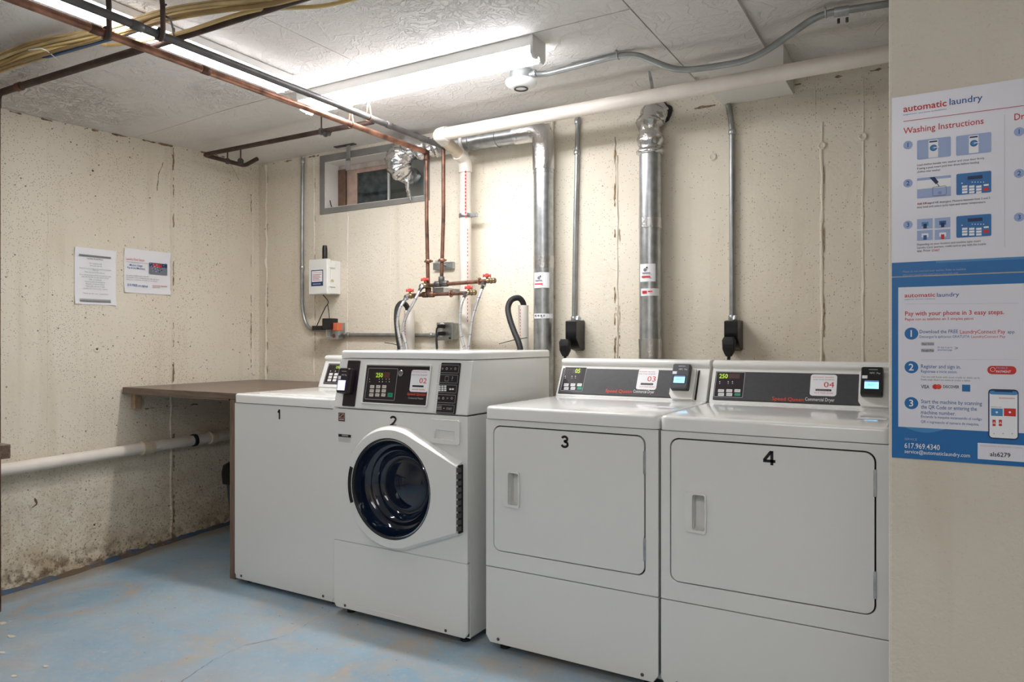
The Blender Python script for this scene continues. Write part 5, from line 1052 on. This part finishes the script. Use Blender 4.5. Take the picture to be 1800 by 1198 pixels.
# ---- washer 1, the top loader
X0, X1, Y0, Y1 = -2.902, -2.246, 2.30, 2.96
t = thing('top_load_washer', ((X0 + X1) / 2, 2.63, 0), 'white top-loading washer marked 1, between the wood counter and washer 2', 'washer')
obj('cabinet', B((X0 + .003, X1 - .003, Y0 + .004, Y1, .022, .864)), M['enamel'], t, bevel=.004)
obj('front_panel', plate([[(X0 + .003, .05), (X0 + .02, .026), (X1 - .02, .026), (X1 - .003, .05), (X1 - .003, .864), (X0 + .003, .864)]], Y0, Y0 + .0035, XZ), M['enamel'], t, bevel=.0012)
obj('worktop', rslab(X0 + .001, X1 - .001, Y0 - .004, Y1, .867, .909, (.022, .022, .004, .004), .010), M['enamel_top'], t, smooth=40)
ld = obj('lid', rslab(X0 + .10, X1 - .06, Y0 + .05, Y0 + .47, .909, .9135, .02, .003), M['enamel_top'], t, smooth=40)
obj('console', prismX([(2.838, .910), (2.895, 1.052), (2.887, 1.062), (2.889, 1.074), (2.90, 1.081), (2.925, 1.083), (Y1 - .005, 1.083), (Y1, .910)], X0 + .004, X1 - .004), M['enamel'], t, bevel=.003)
foot_set(t, X0, X1, Y0, Y1, .024); screw(t, X0 + .05, Y0, .042); screw(t, X1 - .07, Y0, .042)
ey = Vector((0, .057, .142)).normalized(); O = Vector((0, 2.838, .910)); p = Print(O, (1, 0, 0), ey); nn = p.n; p.O = O + nn * .0032
x0_ = p.loc(569, 660)[0] + .012
obj('control_panel', plate([rr_loop(x0_, X1 - .03, .020, .136, .002)], 0, .003, lambda x, y, d: O + Vector((x, 0, 0)) + ey * y + nn * d), M['panel_dark'], t)
p.mrect(x0_ + .004, .024, x0_ + .16, .132, M['panel_dark'], 0, .003)
a1 = rr_loop(x0_ + .005, x0_ + .16, .025, .131, .004, 4); b1 = rr_loop(x0_ + .0066, x0_ + .1584, .0266, .1294, .003, 4); nA = len(a1); p.add(a1 + b1, [(i, (i + 1) % nA, nA + (i + 1) % nA, nA + i) for i in range(nA)], M['ink_lgrey'], 1)
p.mrect(x0_ + .052, .106, x0_ + .13, .124, M['led_bg'], 1); p.mtext('250', x0_ + .062, .109, x0_ + .10, .012, M['led'], 2, .012)
for j in range(3):
    for i in range(3): p.mrect(x0_ + .026 + i * .038, .034 + j * .017, x0_ + .052 + i * .038, .047 + j * .017, M['ink_white'] if i < 2 or j else M['green'], 1, .001)
for i in range(3): p.add([(x0_ + .03 + i * .035 + .004 * math.cos(k * 1.05), .092 + .004 * math.sin(k * 1.05)) for k in range(6)], [(0, 1, 2, 3, 4, 5)], M['ink_lgrey'], 1)
p.build(t)
digit(t, '1', 487, 719, 493.5, 736, Y0 - .0005)

# ================================================================== POSTERS
def poster(z0, z1, label):
    t = thing('poster', (.045, PY, z0), label, 'poster', 'posters')
    obj('sheet', B((-.0905, .189, PY - .002, PY - .0002, z0, z1)), M['paper_gloss'], t); return t, Print((0, PY - .002, 0), (1, 0, 0), (0, 0, 1))
zlo, zmid, zhi = .883, 1.3115, 1.7385
t, p = poster(zmid + .002, zhi, 'upper poster headed Washing Instructions on the near wall')
def z2v(u, z): d = WY(u, 600, PY); dd = (d - CAM); k = PY / ray(u, 0).y; return 599 - (z - H) / k * F
R_ = M['ink_red']; Bl = M['ink_blue']
p.mrect(-.0905, zmid + .002, .189, WY(1568, 462, PY).z, M['poster_blue'], 0)
p.mrect(.0, WY(1568, 466, PY).z, .189, WY(1568, 462, PY).z, M['poster_blue2'], 1)
p.text('automatic', 1588, 186, 1664, 197, R_, 1, .02); p.text('laundry', 1669, 173.5, 1727, 184.8, Bl, 1, .006); p.text('superior service solutions', 1588, 201, 1664, 203, Bl, 1)
p.line(1588, 213.5, 1800, 185.5, .0012, R_, 1); p.text('Washing Instructions', 1588, 225, 1729, 235.5, R_, 1, .004)
p.line(1766, 201, 1766, 434, .0007, M['ink_lgrey'], 1); p.text('Drying Instructions', 1783, 200, 1915, 211.5, R_, 1, .006)
for (u_, v_, s_) in ((1596, 255, '1'), (1596, 322, '2'), (1596, 395, '3'), (1791.5, 231.5, '1'), (1791.5, 304.5, '2'), (1791.5, 381.5, '3')):
    p.disc(u_, v_, .0098, M['pale_blue'], 1); p.text(s_, u_ - 2.2, v_ - 4, u_ + 2.2, v_ + 4, Bl, 2, .01)
p.rect(1612, 247, 1671.5, 281, M['pale_blue'], 1, .003); p.rect(1680.5, 239.5, 1742.5, 274, M['pale_blue'], 1, .003)
for (u_, v_) in ((1640, 261), (1711, 253)):
    p.rect(u_ - 8, v_ - 14, u_ + 9, v_ + 17, M['paper'], 2); p.rect(u_ - 6.5, v_ - 12.5, u_ + 7.5, v_ - 10, M['ink_navy'], 3); p.disc(u_ + 1, v_ - 1, .0075, M['poster_blue'], 3); p.disc(u_ + 1, v_ - 1, .0042, M['poster_blue2'], 4); p.line(u_ + 1, v_ - 1, u_ + 11, v_ - 3, .0018, M['paper'], 5)
p.text('Load clothes loosely into washer and close door firmly.', 1612, 288.5, 1731, 292, M['ink'], 1); p.text('If using a pod, insert pod into drum before loading', 1612, 294.5, 1721, 298, M['ink'], 1); p.text('clothes into washer.', 1612, 300.5, 1654, 304, M['ink'], 1)
p.rect(1612, 313.5, 1671.5, 349, M['pale_blue'], 1, .001); p.rect(1612, 318, 1671.5, 333, M['paper'], 2); p.poly([(1634, 312), (1643, 311), (1650, 320), (1645, 324)], M['ink_navy'], 3); p.line(1647, 322, 1651, 328, .002, M['ink_grey'], 3); p.frame(1639, 328.5, 1664, 345, .001, M['ink_grey'], 4); p.disc(1652, 339, .004, M['soft_blue'], 4)
for (u0_, v0_, u1_, v1_) in ((1681, 306, 1742.5, 343), (1681, 380, 1742.5, 418)):
    p.rect(u0_, v0_, u1_, v1_, M['poster_blue'], 1, .003); p.rect(u0_ + 20, v0_ + 4, u0_ + 46, v0_ + 10, M['ink_navy'], 2); [p.disc(u0_ + 28 + 5 * i, v0_ + 14, .0011, M['paper'], 2, 6) for i in range(5)]; p.disc(u0_ + 10, v0_ + 16, .0015, M['paper'], 2, 6)
    for i in range(3):
        for j in range(3): p.rect(u0_ + 10 + i * 12.4, v0_ + 20.5 + j * 4.9, u0_ + 19.5 + i * 12.4, v0_ + 24.3 + j * 4.9, M['paper'], 2)
    p.rect(u0_ + 48, v0_ + 18, u0_ + 57, v0_ + 21, M['paper'], 2); p.rect(u0_ + 48, v0_ + 24, u0_ + 57, v0_ + 29.5, R_, 2)
p.text('Add 1/4 cup of HE detergent. Measure between lines 2 and 3', 1612, 356.5, 1740, 360, M['ink'], 1); p.text('Add 1/4 cup', 1612, 356.5, 1638, 360, R_, 2); p.text('easy load and select cycle type and water temperature.', 1612, 362.5, 1733, 366, M['ink'], 1)
for (u0_, v0_) in ((1612, 385.5), (1643, 383.5), (1612, 405.5), (1643, 404)):
    p.rect(u0_, v0_, u0_ + 27.5, v0_ + 17.5, M['pale_blue'], 1); p.rect(u0_ + 8, v0_ + 5, u0_ + 20, v0_ + 12, (M['poster_blue2'] if u0_ < 1640 else Bl) if v0_ < 400 else M['paper'], 2); p.rect(u0_ + 11, v0_ + 8, u0_ + 17, v0_ + 16, M['ink_navy'] if v0_ < 400 else (R_ if u0_ > 1640 else Bl), 3)
p.text('Depending on your location and machine type: insert', 1612, 428, 1724, 431.5, M['ink'], 1); p.text('Laundry Card, quarters, credit card or pay with the mobile', 1612, 433.5, 1733, 437, M['ink'], 1); p.text('app. Press', 1612, 439, 1635, 442.5, M['ink'], 1); p.text('START', 1638, 438.5, 1652, 442, R_, 1, .01)
p.text('Please do not overload your washer. Refer to machine', 1587, 475.5, 1698, 479, M['pale_blue'], 1); p.text('when using Laundry Card, insert card to begin wash cycle', 1587, 481.5, 1684, 485, M['pale_blue'], 1)
p.build(t)
t, p = poster(zlo, zmid - .0005, 'lower blue-bordered poster headed Pay with your phone on the near wall')
p.mrect(-.0905, zlo, .189, zmid - .0005, M['poster_blue'], 0)
x_a, z_a = p.loc(1579, 750); _, z_b = p.loc(1579, 505); p.mrect(x_a, z_a + .001, .189 - .0114, z_b, M['paper_gloss'], 1)
xs = [x_a + .012 + (.085) * i / 10 for i in range(11)]; p.add([(x, z_a + .001 - .011 * math.sin(math.pi * (i / 10))) for i, x in enumerate(xs)], [tuple(range(11))], M['poster_blue2'], 1)
p.text('automatic', 1590, 515.5, 1644, 522.5, R_, 2, .02); p.text('laundry', 1647, 514.5, 1686, 521.5, Bl, 2, .006); p.text('superior service solutions', 1590, 525, 1644, 527, Bl, 2)
p.line(1590, 534, 1790, 533, .0005, M['ink_lgrey'], 2)
p.text('Pay with your phone in 3 easy steps.', 1591, 547, 1765, 554.5, R_, 2, .018); p.text('Pague con su telefono en 3 simples pasos', 1591, 558.5, 1711, 563, R_, 2, .004)
for (v_, s_) in ((586, '1'), (645, '2'), (708, '3')): p.disc(1602, v_, .0142, M['poster_blue'], 2, 28); p.text(s_, 1598.5, v_ - 6, 1605, v_ + 5.5, M['paper'], 3, .02)
p.text('Download the FREE', 1616.5, 579.5, 1684, 585.5, Bl, 2, .006); p.text('LaundryConnect Pay', 1687.5, 579.5, 1767, 586, R_, 2, .006); p.text('app.', 1771, 580, 1785, 585.5, Bl, 2, .004)
p.text('Descargue la aplicacion GRATUITA', 1616.5, 589, 1704, 593.5, Bl, 2); p.text('LaundryConnect Pay', 1707, 589, 1767, 593.5, R_, 2)
p.rect(1619, 601, 1642, 607, M['ink_lgrey'], 2, .002); p.text('App Store', 1621, 602.5, 1641, 605.5, M['ink'], 3); p.rect(1619, 612.5, 1642, 618.5, M['ink_lgrey'], 2, .002); p.text('Google Play', 1620, 614, 1641.5, 617, M['ink'], 3)
p.text('Or scan to go to', 1648, 608.5, 1674, 611.5, Bl, 2); p.text('download page', 1648, 613, 1674, 616, Bl, 2); p.text('>', 1679, 608, 1683, 615, Bl, 2)
p.line(1618, 632, 1790, 631, .0004, M['ink_lgrey'], 2)
p.text('Register and sign in.', 1619, 640, 1689, 646.5, Bl, 2, .004); p.text('Registrese e inicie sesion.', 1619, 649.5, 1683, 654.5, Bl, 2)
p.text('You can add funds with most credit or debit cards.', 1619, 660, 1723, 663, M['ink_grey'], 2); p.text('Puede cargar dinero con tarjeta de credito o debito.', 1619, 665, 1706, 668, M['ink_grey'], 2)
p.text('VISA', 1619, 676, 1633.5, 682, M['ink_navy'], 2, .02); p.disc(1644, 679.3, .0058, R_, 2); p.disc(1650, 679.3, .0058, M['ink_orange'], 3); p.text('DISCOVER', 1658, 676.5, 1686, 681.5, M['ink'], 2, .015); p.rect(1691, 675.5, 1705.5, 687.5, M['poster_blue'], 2)
p.rect(1735.5, 642.5, 1786.5, 657, R_, 2, .0085); p.disc(1745, 649, .005, M['paper'], 3); p.disc(1745, 649, .0042, R_, 4); p.text('MOBILE', 1751, 644.5, 1771, 648, M['pale_blue'], 3); p.text('PAYMENT', 1751, 650.5, 1777, 654.5, M['paper'], 3, .01)
p.text('Start the machine by scanning', 1619, 701.5, 1726, 708, Bl, 2, .004); p.text('the QR Code or entering the', 1619, 711, 1717, 717.5, Bl, 2, .004); p.text('machine number.', 1619, 720.5, 1680, 727, Bl, 2, .004)
p.text('Encienda la maquina escaneando el codigo', 1619, 729, 1726, 733.5, Bl, 2); p.text('QR o ingresando el numero de maquina.', 1619, 738, 1721, 742.5, Bl, 2)
p.text('SERVICE', 1590, 769, 1612, 772.5, M['pale_blue'], 2); p.text('617.969.4340', 1590, 777.5, 1652, 786.5, M['paper'], 2, .004); p.text('service@automaticlaundry.com', 1590, 789, 1705, 795.5, M['paper'], 2, .002)
a = p.loc(1718.5, 806); b = p.loc(1718.5, 777.5); p.mrect(a[0], a[1], .181, b[1], M['paper_gloss'], 2, .001); p.text('WASH LAUNDRY ROOM CODE / CODIGO', 1723, 781, 1797, 783.5, M['ink_lgrey'], 3); p.text('als6279', 1740, 793.5, 1776, 801, M['ink'], 3, .015)
# phone picture
p.rect(1737, 683, 1790.5, 770, M['ink_navy'], 3, .008); p.rect(1739.2, 686, 1788.5, 768, M['paper'], 4, .006); p.rect(1739.2, 686, 1788.5, 692.5, M['poster_blue2'], 5, .004); p.rect(1748, 684, 1780, 688, M['ink_navy'], 6, .001)
p.text('automatic', 1756, 697, 1784, 700, R_, 5); p.text('laundry room', 1742, 713.5, 1761, 715, Bl, 5); p.rect(1742, 717, 1762.5, 730, M['poster_blue2'], 5); p.rect(1764.5, 717, 1785.5, 730.5, R_, 5); p.disc(1752, 724, .0022, M['paper'], 6); p.disc(1775, 724, .0022, M['paper'], 6)
for u_ in (1744.5, 1755.5): p.rect(u_, 737, u_ + 5.5, 743, R_, 5); p.rect(u_, 744, u_ + 5.5, 748, R_, 5); p.disc(u_ + 2.8, 741.5, .0012, M['paper'], 6, 8)
for u_ in (1747, 1763, 1779): p.disc(u_, 761.5, .0013, M['ink_lgrey'], 5, 8)
p.build(t)
